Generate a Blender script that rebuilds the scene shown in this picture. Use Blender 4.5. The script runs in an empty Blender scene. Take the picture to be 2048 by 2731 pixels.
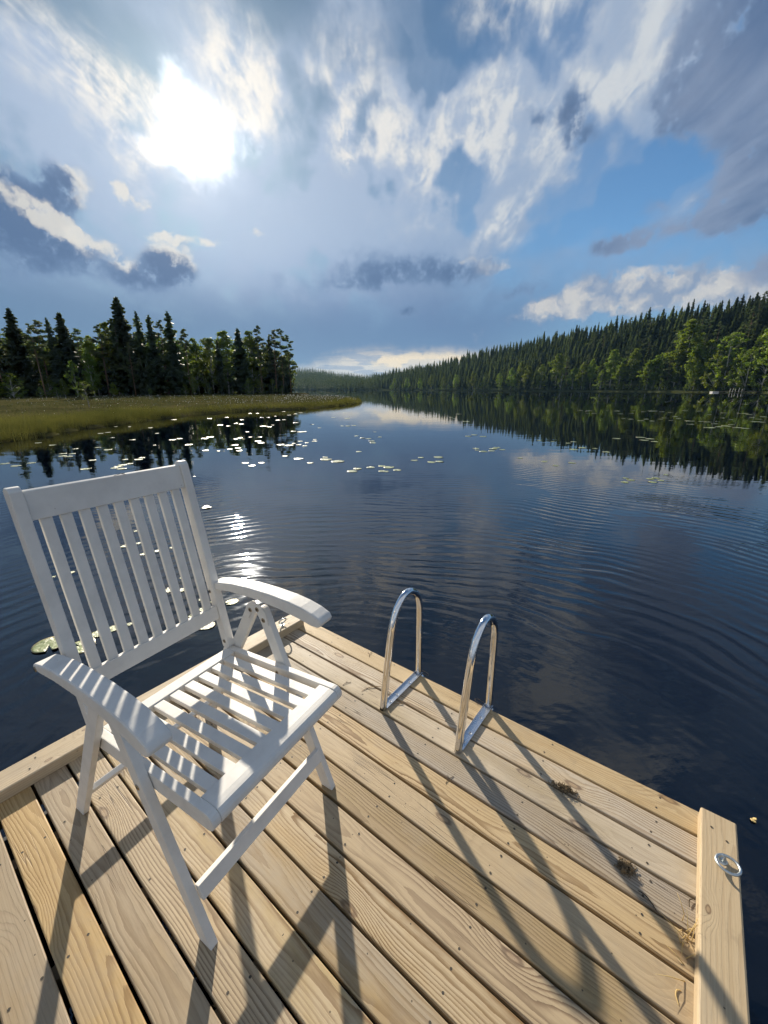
import bpy, bmesh, math, random
import numpy as np
from mathutils import Vector, Matrix

R = math.radians
scene = bpy.context.scene
COL = scene.collection
WATER = -0.45                       # the deck top is z = 0
SUN_AZ, SUN_EL = -20.6, 24.8        # degrees, azimuth clockwise from +Y

# ------------------------------------------------------------------ helpers
def tag(o, label=None, cat=None, group=None, kind=None):
    if label: o['label'] = label
    if cat: o['category'] = cat
    if group: o['group'] = group
    if kind: o['kind'] = kind
    return o

def empty(name, loc=(0, 0, 0), rz=0.0):
    o = bpy.data.objects.new(name, None)
    COL.objects.link(o)
    o.location = loc
    o.rotation_euler = (0, 0, rz)
    o.empty_display_size = 0.1
    return o

def link(name, me, parent=None, loc=None, rz=0.0):
    o = bpy.data.objects.new(name, me)
    COL.objects.link(o)
    if parent: o.parent = parent
    if loc is not None: o.location = loc
    if rz: o.rotation_euler = (0, 0, rz)
    return o

def mesh_np(name, V, F, mats, mi=None, smooth=False, attr=None):
    """V (n,3) array, F (m,k) int array of equal-size faces"""
    me = bpy.data.meshes.new(name)
    V = np.asarray(V, dtype=np.float32); F = np.asarray(F, dtype=np.int32)
    k = F.shape[1]
    me.vertices.add(len(V)); me.vertices.foreach_set('co', V.ravel())
    me.loops.add(F.size); me.loops.foreach_set('vertex_index', F.ravel())
    me.polygons.add(len(F))
    me.polygons.foreach_set('loop_start', np.arange(len(F), dtype=np.int32) * k)
    for m in (mats if isinstance(mats, (list, tuple)) else [mats]): me.materials.append(m)
    if mi is not None: me.polygons.foreach_set('material_index', np.asarray(mi, dtype=np.int32))
    if smooth: me.polygons.foreach_set('use_smooth', np.ones(len(F), dtype=bool))
    if attr:
        for an, av in attr.items():
            a = me.attributes.new(an, 'FLOAT', 'POINT'); a.data.foreach_set('value', np.asarray(av, dtype=np.float32))
    me.update(calc_edges=True)
    return me

def bm_mesh(name, bm, mats, smooth=False):
    me = bpy.data.meshes.new(name)
    bmesh.ops.recalc_face_normals(bm, faces=bm.faces[:])
    bm.to_mesh(me); bm.free()
    for m in (mats if isinstance(mats, (list, tuple)) else [mats]): me.materials.append(m)
    if smooth:
        for p in me.polygons: p.use_smooth = True
    me.update()
    return me

def prism(bm, poly, a, b, to3, bev=0.003, seg=2, mat=0):
    """extrude a 2D polygon between a and b along the third axis; to3(p, q, w) -> xyz"""
    t = bmesh.new()
    v0 = [t.verts.new(to3(p, q, a)) for p, q in poly]
    v1 = [t.verts.new(to3(p, q, b)) for p, q in poly]
    n = len(poly)
    t.faces.new(v0); t.faces.new(v1[::-1])
    for i in range(n):
        t.faces.new((v0[i], v1[i], v1[(i + 1) % n], v0[(i + 1) % n]))
    bmesh.ops.recalc_face_normals(t, faces=t.faces[:])
    if bev:
        t.edges.ensure_lookup_table()
        es = [e for e in t.edges if len(e.link_faces) == 2 and e.calc_face_angle(0) > 0.5]
        bmesh.ops.bevel(t, geom=es, offset=bev, segments=seg, affect='EDGES', profile=0.6)
    merge(bm, t, mat)

def merge(bm, t, mat=0):
    mp = {}
    for v in t.verts: mp[v] = bm.verts.new(v.co)
    for f in t.faces:
        try:
            nf = bm.faces.new([mp[v] for v in f.verts]); nf.material_index = mat; nf.smooth = f.smooth
        except ValueError: pass
    t.free()

def bar(bm, p0, p1, w, t, side, bev=0.003, mat=0):
    """square-ended bar from p0 to p1, w wide along `side`, t thick"""
    p0, p1, side = Vector(p0), Vector(p1), Vector(side)
    d = (p1 - p0); L = d.length; d.normalize()
    side = (side - d * side.dot(d)).normalized(); up = d.cross(side)
    prism(bm, [(-w/2, -t/2), (w/2, -t/2), (w/2, t/2), (-w/2, t/2)], 0, L,
          lambda a, b, c: p0 + side * a + up * b + d * c, bev, 2, mat)

def tube(bm, pts, r, n=10, closed=False, mat=0, caps=True):
    pts = [Vector(p) for p in pts]; N = len(pts)
    rs = r if isinstance(r, (list, tuple)) else [r] * N
    rings = []; nrm = None
    for i, p in enumerate(pts):
        a = pts[(i - 1) % N] if (closed or i > 0) else p
        b = pts[(i + 1) % N] if (closed or i < N - 1) else p
        d = (b - a).normalized()
        if nrm is None:
            nrm = d.orthogonal().normalized()
        nrm = (nrm - d * nrm.dot(d)).normalized()
        bn = d.cross(nrm)
        rings.append([bm.verts.new(p + (nrm * math.cos(2*math.pi*k/n) + bn * math.sin(2*math.pi*k/n)) * rs[i]) for k in range(n)])
    for i in range(N if closed else N - 1):
        A, B = rings[i], rings[(i + 1) % N]
        for k in range(n):
            f = bm.faces.new((A[k], A[(k+1) % n], B[(k+1) % n], B[k])); f.material_index = mat; f.smooth = True
    if not closed and caps:
        for rg in (rings[0][::-1], rings[-1]):
            f = bm.faces.new(rg); f.material_index = mat

def disc(bm, c, nrm, r, h, n=12, mat=0):
    c, nrm = Vector(c), Vector(nrm).normalized()
    a = nrm.orthogonal().normalized(); b = nrm.cross(a)
    lo = [bm.verts.new(c + (a*math.cos(2*math.pi*k/n) + b*math.sin(2*math.pi*k/n)) * r) for k in range(n)]
    hi = [bm.verts.new(c + nrm*h + (a*math.cos(2*math.pi*k/n) + b*math.sin(2*math.pi*k/n)) * r * 0.8) for k in range(n)]
    for k in range(n):
        bm.faces.new((lo[k], lo[(k+1) % n], hi[(k+1) % n], hi[k])).material_index = mat
    bm.faces.new(hi).material_index = mat

# ------------------------------------------------------------------ node helper
class NT:
    def __init__(self, tree): self.t = tree; self.n = tree.nodes; self.l = tree.links
    def node(self, typ, **kw):
        n = self.n.new(typ)
        for k, v in kw.items(): setattr(n, k, v)
        return n
    def put(self, sock, v):
        if isinstance(v, bpy.types.NodeSocket): self.l.new(v, sock)
        elif v is not None: sock.default_value = v
    def m(self, op, a, b=None, c=None, clamp=False):
        n = self.node('ShaderNodeMath', operation=op, use_clamp=clamp)
        self.put(n.inputs[0], a)
        if b is not None: self.put(n.inputs[1], b)
        if c is not None: self.put(n.inputs[2], c)
        return n.outputs[0]
    def v(self, op, a, b=None, scale=None):
        n = self.node('ShaderNodeVectorMath', operation=op)
        self.put(n.inputs[0], a)
        if b is not None: self.put(n.inputs[1], b)
        if scale is not None: self.put(n.inputs['Scale'], scale)
        return n.outputs['Value'] if op in ('DOT_PRODUCT', 'LENGTH', 'DISTANCE') else n.outputs[0]
    def xyz(self, x, y, z=0.0):
        n = self.node('ShaderNodeCombineXYZ')
        self.put(n.inputs[0], x); self.put(n.inputs[1], y); self.put(n.inputs[2], z)
        return n.outputs[0]
    def sep(self, v):
        n = self.node('ShaderNodeSeparateXYZ'); self.put(n.inputs[0], v); return n.outputs
    def noise(self, vec, scale=1.0, detail=4.0, rough=0.5, dist=0.0, color=False, dim='3D', lac=2.0):
        n = self.node('ShaderNodeTexNoise', noise_dimensions=dim)
        self.put(n.inputs['Vector'], vec); n.inputs['Scale'].default_value = scale
        n.inputs['Detail'].default_value = detail; n.inputs['Roughness'].default_value = rough
        n.inputs['Distortion'].default_value = dist; n.inputs['Lacunarity'].default_value = lac
        return n.outputs['Color'] if color else n.outputs['Fac']
    def ss(self, x, lo, hi, a=0.0, b=1.0):
        n = self.node('ShaderNodeMapRange', interpolation_type='SMOOTHSTEP')
        self.put(n.inputs[0], x)
        for i, q in zip((1, 2, 3, 4), (lo, hi, a, b)): self.put(n.inputs[i], q)
        return n.outputs[0]
    def lin(self, x, lo, hi, a=0.0, b=1.0):
        n = self.node('ShaderNodeMapRange')
        self.put(n.inputs[0], x)
        for i, q in zip((1, 2, 3, 4), (lo, hi, a, b)): self.put(n.inputs[i], q)
        return n.outputs[0]
    def mix(self, f, a, b, mode='MIX'):
        n = self.node('ShaderNodeMix', data_type='RGBA', blend_type=mode)
        self.put(n.inputs[0], f)
        for i, q in ((6, a), (7, b)):
            if isinstance(q, (tuple, list)) and len(q) == 3: q = (*q, 1.0)
            self.put(n.inputs[i], q)
        return n.outputs[2]
    def ramp(self, f, stops):
        n = self.node('ShaderNodeValToRGB'); self.put(n.inputs[0], f)
        e = n.color_ramp.elements
        while len(e) < len(stops): e.new(0.5)
        for q, (p, c) in zip(e, stops):
            q.position = p; q.color = (*c, 1.0) if len(c) == 3 else c
        return n.outputs[0]

def material(name):
    m = bpy.data.materials.new(name); m.use_nodes = True
    k = NT(m.node_tree); b = m.node_tree.nodes['Principled BSDF']
    return m, k, b

def simple(name, col, rough=0.5, metal=0.0, vary=0.0, scale=8.0, bump=0.0, spec=0.4):
    m, k, b = material(name)
    pos = k.node('ShaderNodeTexCoord').outputs['Object']
    n = k.noise(pos, scale, 5, 0.6)
    c2 = tuple(c * (1 - vary) for c in col)
    k.put(b.inputs['Base Color'], k.mix(n, c2, tuple(min(1, c * (1 + vary)) for c in col)))
    b.inputs['Roughness'].default_value = rough; b.inputs['Metallic'].default_value = metal
    b.inputs['Specular IOR Level'].default_value = spec
    if bump:
        bp = k.node('ShaderNodeBump'); bp.inputs['Strength'].default_value = bump; bp.inputs['Distance'].default_value = 0.01
        k.put(bp.inputs['Height'], n); k.put(b.inputs['Normal'], bp.outputs[0])
    return m

# ------------------------------------------------------------------ materials
def wood_material(name, light, mid, dark, grain=1.0, spec=0.35, greenish=0.0, kn=1.0, knots=0.40):
    m, k, b = material(name)
    uv = k.sep(k.node('ShaderNodeUVMap').outputs[0])
    rnd = k.node('ShaderNodeAttribute', attribute_name='board').outputs['Fac']
    u, v = uv[0], uv[1]
    off = k.m('MULTIPLY', rnd, 57.0)
    slow = k.noise(k.xyz(k.m('ADD', k.m('MULTIPLY', u, 1.1), off), k.m('MULTIPLY', rnd, 31.0), 0.0), 1.0, 2, 0.5, color=True)
    sl = k.sep(slow)
    # knots: stretched cells along the board
    kv = k.node('ShaderNodeTexVoronoi', feature='F1', voronoi_dimensions='2D')
    kv.inputs['Randomness'].default_value = 0.9
    wob = k.noise(k.xyz(k.m('ADD', k.m('MULTIPLY', u, 9.0), off), k.m('MULTIPLY', v, 22.0), rnd), 1.0, 3, 0.6)
    kx = k.m('ADD', k.m('MULTIPLY', u, 1.35 * kn), k.m('MULTIPLY', off, 3.7)); ky = k.m('ADD', k.m('MULTIPLY', v, 3.6 * (1 + (kn - 1) * 0.6)), k.m('MULTIPLY', off, 7.3))
    kv.inputs['Scale'].default_value = 1.0
    k.put(kv.inputs['Vector'], k.xyz(kx, ky, 0.0))
    kd = k.m('ADD', kv.outputs['Distance'], k.m('MULTIPLY', k.m('SUBTRACT', wob, 0.5), 0.05))
    cell = k.sep(kv.outputs['Color'])[0]
    has = k.m('GREATER_THAN', cell, knots)
    knot = k.m('MULTIPLY', k.ss(kd, 0.062, 0.028), has)
    kcore = k.m('MULTIPLY', k.ss(kd, 0.034, 0.016), has)
    kring = k.m('MULTIPLY', k.m('MULTIPLY', k.ss(kd, 0.02, 0.036), k.ss(kd, 0.058, 0.040)), has)
    swirl = k.m('MULTIPLY', k.ss(kd, 0.26, 0.0), has)
    # distance from the pith gives cathedral grain
    o1 = k.m('ADD', k.m('MULTIPLY', k.m('SUBTRACT', rnd, 0.5), 0.16), k.m('MULTIPLY', k.m('SUBTRACT', sl[0], 0.5), 0.10))
    dep = k.m('ADD', 0.012, k.m('MULTIPLY', sl[1], 0.075))
    w = k.m('SUBTRACT', v, o1)
    rad = k.m('SQRT', k.m('ADD', k.m('MULTIPLY', w, w), k.m('MULTIPLY', dep, dep)))
    fine = k.noise(k.xyz(k.m('ADD', k.m('MULTIPLY', u, 5.0), off), k.m('MULTIPLY', v, 30.0), rnd), 1.0, 4, 0.6)
    rad = k.m('ADD', rad, k.m('MULTIPLY', k.m('SUBTRACT', fine, 0.5), 0.010))
    rad = k.m('ADD', rad, k.m('MULTIPLY', swirl, 0.030))
    ph = k.m('FRACT', k.m('MULTIPLY', rad, 120.0 * grain))
    ring = k.m('MULTIPLY', k.ss(ph, 0.35, 0.9), k.ss(ph, 1.0, 0.93))
    contrast = k.lin(k.noise(k.xyz(k.m('ADD', k.m('MULTIPLY', u, 0.7), off), k.m('MULTIPLY', v, 6.0), 0.0), 1.0, 2), 0.35, 0.65, 0.28, 1.0)
    byb = k.ss(k.m('FRACT', k.m('MULTIPLY', rnd, 7.31)), 0.1, 0.9, 0.22, 1.25)
    fib = k.noise(k.xyz(k.m('ADD', k.m('MULTIPLY', u, 6.0), off), k.m('MULTIPLY', v, 260.0), rnd), 1.0, 4, 0.65)
    blot = k.noise(k.xyz(k.m('ADD', k.m('MULTIPLY', u, 2.4), off), k.m('MULTIPLY', v, 9.0), 4.0), 1.0, 5, 0.6)
    tone = k.m('FRACT', k.m('MULTIPLY', rnd, 3.77))
    base = k.mix(tone, light, mid)
    base = k.mix(k.ss(blot, 0.42, 0.68), base, k.mix(0.6, base, mid))
    gtone = k.m('MULTIPLY', k.ss(k.m('FRACT', k.m('MULTIPLY', rnd, 5.13)), 0.45, 0.95), k.ss(blot, 0.3, 0.75))
    base = k.mix(k.m('MULTIPLY', gtone, 0.55 + greenish), base, (mid[0]*0.86, mid[1]*0.86, mid[2]*0.48))
    gry = k.m('MULTIPLY', k.ss(k.m('FRACT', k.m('MULTIPLY', rnd, 9.77)), 0.3, 0.9), k.ss(blot, 0.75, 0.35))
    base = k.mix(k.m('MULTIPLY', gry, 0.75), base, (0.40, 0.345, 0.275))
    c = k.mix(k.m('MULTIPLY', k.m('MULTIPLY', ring, contrast), k.m('MULTIPLY', byb, 1.0)), base, dark)
    c = k.mix(k.m('MULTIPLY', k.ss(fib, 0.40, 0.75), 0.34), c, dark)
    c = k.mix(k.m('MULTIPLY', knot, 0.5), c, (dark[0]*0.9, dark[1]*0.8, dark[2]*0.7))
    c = k.mix(k.m('MULTIPLY', kcore, 0.35), c, (light[0]*0.8, light[1]*0.7, light[2]*0.6))
    c = k.mix(k.m('MULTIPLY', kring, 0.55), c, (0.10, 0.055, 0.03))
    # long drying cracks
    cr = k.noise(k.xyz(k.m('ADD', k.m('MULTIPLY', u, 0.9), off), k.m('MULTIPLY', v, 26.0), 9.0), 1.0, 2, 0.5)
    crk = k.m('MULTIPLY', k.ss(k.m('ABSOLUTE', k.m('SUBTRACT', cr, 0.5)), 0.012, 0.002), k.ss(k.noise(k.xyz(k.m('ADD', k.m('MULTIPLY', u, 1.3), off), 0.0, 3.0), 1.0, 1), 0.52, 0.62))
    c = k.mix(k.m('MULTIPLY', crk, 0.75), c, (0.12, 0.08, 0.045))
    hv = k.node('ShaderNodeHueSaturation'); k.put(hv.inputs['Color'], c)
    k.put(hv.inputs['Value'], k.lin(k.m('FRACT', k.m('MULTIPLY', rnd, 13.37)), 0.0, 1.0, 0.80, 1.14)); k.put(hv.inputs['Saturation'], k.lin(k.m('FRACT', k.m('MULTIPLY', rnd, 17.9)), 0.0, 1.0, 0.70, 1.05))
    c = hv.outputs[0]
    wx = k.node('ShaderNodeNewGeometry').outputs['Position']
    stn = k.noise(wx, 2.6, 6, 0.68)
    c = k.mix(k.m('MULTIPLY', k.ss(stn, 0.50, 0.66), 0.30), c, (0.30, 0.255, 0.20))
    c = k.mix(k.m('MULTIPLY', k.ss(k.noise(wx, 9.0, 5, 0.7), 0.58, 0.72), 0.30), c, (0.22, 0.17, 0.115))
    # specks of dirt
    sp = k.node('ShaderNodeTexVoronoi', feature='F1', voronoi_dimensions='2D'); sp.inputs['Scale'].default_value = 16.0
    k.put(sp.inputs['Vector'], k.xyz(u, k.m('ADD', v, off), 0.0))
    spk = k.m('MULTIPLY', k.ss(sp.outputs['Distance'], 0.05, 0.025), k.m('GREATER_THAN', k.sep(sp.outputs['Color'])[1], 0.90))
    c = k.mix(k.m('MULTIPLY', spk, 0.8), c, (0.05, 0.035, 0.025))
    k.put(b.inputs['Base Color'], c)
    k.put(b.inputs['Roughness'], k.lin(fib, 0.2, 0.8, 0.5, 0.72))
    b.inputs['Specular IOR Level'].default_value = spec
    h = k.m('ADD', k.m('MULTIPLY', ring, -0.35), k.m('ADD', k.m('MULTIPLY', fib, 0.35), k.m('MULTIPLY', crk, -2.0)))
    h = k.m('ADD', h, k.m('MULTIPLY', blot, 0.5))
    bp = k.node('ShaderNodeBump'); bp.inputs['Strength'].default_value = 0.35; bp.inputs['Distance'].default_value = 0.0018
    k.put(bp.inputs['Height'], h); k.put(b.inputs['Normal'], bp.outputs[0])
    return m

M = {}
M['deck'] = wood_material('deck_wood', (0.52, 0.395, 0.225), (0.385, 0.268, 0.128), (0.18, 0.104, 0.04))
M['beam'] = wood_material('beam_wood', (0.58, 0.455, 0.29), (0.51, 0.39, 0.235), (0.28, 0.18, 0.095), 0.8, kn=2.4, knots=0.25)
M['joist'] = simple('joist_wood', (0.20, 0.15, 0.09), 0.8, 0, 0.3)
M['float'] = simple('float_plastic', (0.02, 0.02, 0.022), 0.6)

def white_paint():
    m, k, b = material('white_paint')
    tc = k.node('ShaderNodeTexCoord').outputs['Object']
    n = k.noise(tc, 9.0, 6, 0.65); g = k.noise(k.v('MULTIPLY', tc, (60, 60, 60)), 1.0, 3, 0.6)
    c = k.mix(k.ss(n, 0.35, 0.75), (0.69, 0.672, 0.635), (0.60, 0.582, 0.55))
    sp = k.node('ShaderNodeTexVoronoi'); sp.inputs['Scale'].default_value = 38.0; k.put(sp.inputs['Vector'], tc)
    spk = k.m('MULTIPLY', k.ss(sp.outputs['Distance'], 0.09, 0.04), k.m('GREATER_THAN', k.sep(sp.outputs['Color'])[0], 0.95))
    c = k.mix(k.m('MULTIPLY', spk, 0.75), c, (0.10, 0.08, 0.06))
    k.put(b.inputs['Base Color'], c)
    k.put(b.inputs['Roughness'], k.lin(n, 0.3, 0.7, 0.45, 0.62)); b.inputs['Specular IOR Level'].default_value = 0.25
    bp = k.node('ShaderNodeBump'); bp.inputs['Strength'].default_value = 0.15; bp.inputs['Distance'].default_value = 0.001
    k.put(bp.inputs['Height'], k.m('ADD', g, n)); k.put(b.inputs['Normal'], bp.outputs[0])
    return m
M['white'] = white_paint()
M['bolt'] = simple('dull_bolt', (0.30, 0.25, 0.18), 0.4, 1.0, 0.3)
M['boltdark'] = simple('bolt_recess', (0.05, 0.04, 0.03), 0.6)
def steel():
    m, k, b = material('polished_steel')
    tc = k.node('ShaderNodeTexCoord').outputs['Object']
    n = k.noise(k.v('MULTIPLY', tc, (6, 6, 1.5)), 4.0, 4, 0.6)
    k.put(b.inputs['Base Color'], k.mix(n, (0.74, 0.74, 0.74), (0.84, 0.84, 0.85)))
    b.inputs['Metallic'].default_value = 1.0
    k.put(b.inputs['Roughness'], k.lin(n, 0.3, 0.8, 0.05, 0.16))
    return m
M['steel'] = steel()
M['plate'] = simple('brushed_steel', (0.72, 0.73, 0.75), 0.25, 1.0, 0.08)
M['galv'] = simple('galvanised_iron', (0.55, 0.58, 0.58), 0.38, 1.0, 0.15, 40)
M['twine'] = simple('brown_twine', (0.26, 0.18, 0.10), 0.9, 0, 0.3)
M['moss'] = simple('dry_moss', (0.16, 0.115, 0.065), 0.95, 0, 0.5, 60)
M['straw'] = simple('dry_straw', (0.58, 0.42, 0.17), 0.7, 0, 0.25, 30)
M['twig'] = simple('dark_twig', (0.06, 0.045, 0.03), 0.9, 0, 0.3, 60)

def leafy(name, c1, c2, trans=0.35, rough=0.55, scale=0.35, tcol=None, spec=0.2):
    m, k, b = material(name)
    pos = k.node('ShaderNodeNewGeometry').outputs['Position']
    n1 = k.noise(pos, scale, 3, 0.6); n2 = k.noise(pos, scale * 9, 2, 0.5)
    f = k.ss(k.m('ADD', k.m('MULTIPLY', n1, 0.7), k.m('MULTIPLY', n2, 0.3)), 0.36, 0.64)
    rv = k.node('ShaderNodeObjectInfo').outputs['Random']
    c = k.mix(f, c1, c2)
    hsv = k.node('ShaderNodeHueSaturation')
    k.put(hsv.inputs['Color'], c); k.put(hsv.inputs['Value'], k.lin(rv, 0, 1, 0.75, 1.25)); k.put(hsv.inputs['Hue'], k.lin(rv, 0, 1, 0.485, 0.515))
    c = hsv.outputs[0]
    k.put(b.inputs['Base Color'], c); b.inputs['Roughness'].default_value = rough
    b.inputs['Specular IOR Level'].default_value = spec
    if trans:
        tr = k.node('ShaderNodeBsdfTranslucent')
        k.put(tr.inputs['Color'], k.mix(1.0, c, tcol or (1.3, 1.35, 0.7), 'MULTIPLY'))
        mx = k.node('ShaderNodeMixShader'); mx.inputs[0].default_value = trans
        k.l.new(b.outputs[0], mx.inputs[1]); k.l.new(tr.outputs[0], mx.inputs[2])
        k.l.new(mx.outputs[0], m.node_tree.nodes['Material Output'].inputs['Surface'])
    return m
M['spruce'] = leafy('spruce_needles', (0.034, 0.055, 0.027), (0.092, 0.115, 0.052), 0.46)
M['pine'] = leafy('pine_needles', (0.055, 0.085, 0.042), (0.12, 0.14, 0.068), 0.5)
M['birch'] = leafy('birch_leaves', (0.09, 0.14, 0.024), (0.20, 0.24, 0.05), 0.45, tcol=(1.25, 1.3, 0.6))
M['bank'] = leafy('bank_leaves', (0.05, 0.085, 0.025), (0.10, 0.13, 0.04), 0.3)
M['bark'] = simple('bark', (0.11, 0.085, 0.065), 0.9, 0, 0.4, 3)
M['pinebark'] = simple('pine_bark', (0.20, 0.125, 0.075), 0.9, 0, 0.4, 3)
M['birchbark'] = simple('birch_bark', (0.50, 0.48, 0.44), 0.8, 0, 0.35, 2.5)
M['deadwood'] = simple('grey_deadwood', (0.22, 0.20, 0.17), 0.9, 0, 0.3, 3)
M['grass'] = leafy('bog_blades', (0.056, 0.062, 0.028), (0.112, 0.114, 0.052), 0.2, 0.85, 0.25, tcol=(1.1, 1.1, 0.7), spec=0.0)
M['sedge'] = leafy('sedge_blades', (0.085, 0.090, 0.033), (0.165, 0.160, 0.058), 0.3, 0.75, 0.3, tcol=(1.1, 1.1, 0.6), spec=0.03)
M['cotton'] = leafy('cotton_tufts', (0.75, 0.74, 0.70), (0.85, 0.84, 0.80), 0.35, 0.8, 1.0, tcol=(1, 1, 1), spec=0.0)
# ------------------------------------------------------------------ camera, sun, view
EXPO = 0.72
scene.view_settings.view_transform = 'Standard'
scene.view_settings.look = 'None'
scene.view_settings.exposure = EXPO
scene.view_settings.gamma = 1.0
cam_d = bpy.data.cameras.new('camera'); cam = bpy.data.objects.new('camera', cam_d); COL.objects.link(cam)
cam_d.sensor_fit = 'HORIZONTAL'; cam_d.sensor_width = 36.0
cam_d.lens = 36.0 * 1070.0 / 2048.0
scene.cycles.use_adaptive_sampling = True; scene.cycles.adaptive_threshold = 0.02; scene.cycles.adaptive_min_samples = 12
cam_d.clip_start = 0.05; cam_d.clip_end = 20000
cam.location = (0, 0, 1.6)
cam.rotation_euler = (R(90 - 17.067), 0, 0)
scene.camera = cam

sd = bpy.data.lights.new('sun', 'SUN'); sd.energy = 4.6; sd.angle = R(0.9); sd.color = (1.0, 0.90, 0.74)
sun = bpy.data.objects.new('sun', sd); COL.objects.link(sun)
SUN_DIR = Vector((math.sin(R(SUN_AZ)) * math.cos(R(SUN_EL)), math.cos(R(SUN_AZ)) * math.cos(R(SUN_EL)), math.sin(R(SUN_EL))))
sun.rotation_euler = SUN_DIR.to_track_quat('Z', 'Y').to_euler()
sun.location = SUN_DIR * 60

world = bpy.data.worlds.new('World'); scene.world = world; world.use_nodes = True
def build_sky():
    STR = 0.06
    t = world.node_tree; k = NT(t); n3 = k.noise
    k.noise = lambda *a_, **kw: n3(*a_, **{'dim': '2D', **kw})   # the chart is flat: 2D noise is enough
    bg = t.nodes['Background']; bg.inputs['Strength'].default_value = STR
    def lin(c): return tuple(((x/255/12.92) if x/255 <= 0.04045 else ((x/255 + 0.055)/1.055)**2.4) / (2**EXPO) / STR for x in c)
    sky = k.node('ShaderNodeTexSky', sky_type='NISHITA', sun_disc=False)
    sky.sun_elevation = R(SUN_EL); sky.sun_rotation = R(SUN_AZ)
    sky.air_density = 1.0; sky.dust_density = 0.6; sky.ozone_density = 2.0
    d = k.v('NORMALIZE', k.node('ShaderNodeTexCoord').outputs['Generated'])
    s = k.sep(d); x, y, z = s[0], s[1], s[2]
    az = k.m('MULTIPLY', k.m('ARCTAN2', x, y), 180 / math.pi)
    el = k.m('MULTIPLY', k.m('ARCSINE', z), 180 / math.pi)
    # equal-angle sky chart: (azimuth * cos(el) is not needed below 50 deg)
    A = k.xyz(az, el, 0.0)
    P = k.v('SCALE', k.xyz(x, y, 0.0), scale=k.m('DIVIDE', 1.0, k.m('ADD', k.m('MAXIMUM', z, 0.0), 0.10)))
    P = k.v('MULTIPLY', P, (1.0, 1.0, 1.0))
    w1 = k.v('SCALE', k.v('SUBTRACT', k.noise(A, 0.085, 3, 0.55, color=True), (0.5, 0.5, 0.5)), scale=4.5)
    w2 = k.v('SCALE', k.v('SUBTRACT', k.noise(A, 0.33, 5, 0.6, color=True), (0.5, 0.5, 0.5)), scale=4.5)
    AW = k.v('ADD', A, k.v('ADD', w1, k.v('SCALE', w2, scale=0.22)))          # wispy edges
    AC = k.v('ADD', A, k.v('SCALE', w2, scale=0.6))  # firmer edges
    def blob(vec, a, e, ra, re, rot=0.0):
        mp = k.node('ShaderNodeMapping', vector_type='TEXTURE')
        k.put(mp.inputs['Vector'], vec)
        mp.inputs['Location'].default_value = (a, e, 0); mp.inputs['Rotation'].default_value = (0, 0, R(rot)); mp.inputs['Scale'].default_value = (ra, re, 1)
        g = k.node('ShaderNodeTexGradient', gradient_type='SPHERICAL'); k.put(g.inputs[0], mp.outputs[0])
        return g.outputs['Fac']
    def field(vec, blobs):
        acc = None
        for b in blobs:
            wt = b[5] if len(b) > 5 else 1.0
            f = blob(vec, b[0], b[1], b[2], b[3], b[4])
            acc = k.m('MULTIPLY', f, wt) if acc is None else k.m('MULTIPLY_ADD', f, wt, acc)
        return acc
    # angle from the sun
    cs = k.v('DOT_PRODUCT', d, tuple(SUN_DIR))
    ang = k.m('MULTIPLY', k.m('ARCCOSINE', k.m('MINIMUM', cs, 1.0)), 180 / math.pi)
    near = k.ss(ang, 42.0, 2.0)
    # ---------- A clear blue
    col = k.v('SCALE', k.mix(1.0, sky.outputs[0], SKYTINT, 'MULTIPLY'), scale=k.ss(ang, 55.0, 6.0, 1.0, 0.42))
    # ---------- B thin high veil with streaks that run away from the viewer
    Ps = k.v('ADD', P, k.v('SCALE', k.v('SUBTRACT', k.noise(P, 0.9, 3, 0.5, color=True), (0.5, 0.5, 0.5)), scale=0.22))
    streak = k.m('ADD', k.m('MULTIPLY', k.noise(k.v('MULTIPLY', Ps, (7.5, 1.6, 1.0)), 1.0, 5, 0.62), 0.62), k.m('MULTIPLY', k.noise(k.v('MULTIPLY', Ps, (21.0, 5.5, 1.0)), 1.0, 4, 0.6, 0.6), 0.38))
    streak2 = k.noise(k.v('MULTIPLY', Ps, (1.9, 0.55, 1.0)), 1.0, 5, 0.55)
    fluff = k.noise(k.v('ADD', A, k.v('SCALE', w1, scale=0.35)), 0.20, 6, 0.60)
    veil = field(AW, [(-14, 22, 34, 16, 0, 1.1), (4, 22, 24, 11, 10, 1.0), (14, 26, 16, 9, 18, 0.9), (-33, 24, 12, 9, -20, 0.9), (2, 14, 26, 8, 0, 0.7), (24, 27, 8, 8, 0, 0.8),
                      (18, 20, 11, 5, 24, 0.7), (30, 29, 10, 8, 0, 0.9), (36, 12, 16, 6, 10, 0.45), (33, 17, 5, 2.5, 30, 0.6),
                      (0, 40, 70, 8, 0, 0.35), (30, 37, 13, 5, -20, 0.9), (37, 42, 12, 5, -25, 0.8), (14, 33, 9, 4, 0, 0.5), (-8, 38, 10, 6, 0, 0.5), (-45, 34, 14, 8, 0, 0.4)])
    gaps = field(AW, [(27, 19.5, 11, 4.0, 22, 1.5), (34, 22, 9, 4, 10, 1.0), (20, 16.2, 8, 2.6, 16, 1.0), (-27, 27.5, 8, 5, -20, 1.2), (9, 33, 10, 4, 0, 1.1), (-11, 34.5, 7, 4, 0, 1.0), (-36, 31, 9, 3, 0, 0.9),
                      (38, 16, 14, 5, 0, 0.6), (28, 48, 22, 8, 0, 0.5), (-10, 52, 50, 12, 0, 1.0), (0, 70, 180, 22, 0, 0.8)])
    vm = k.m('ADD', k.m('SUBTRACT', veil, gaps), k.m('MULTIPLY', k.m('SUBTRACT', streak, 0.5), 0.5))
    vm = k.ss(k.m('ADD', vm, k.m('MULTIPLY', k.m('SUBTRACT', fluff, 0.5), 0.35)), -0.35, 0.75)
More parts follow.
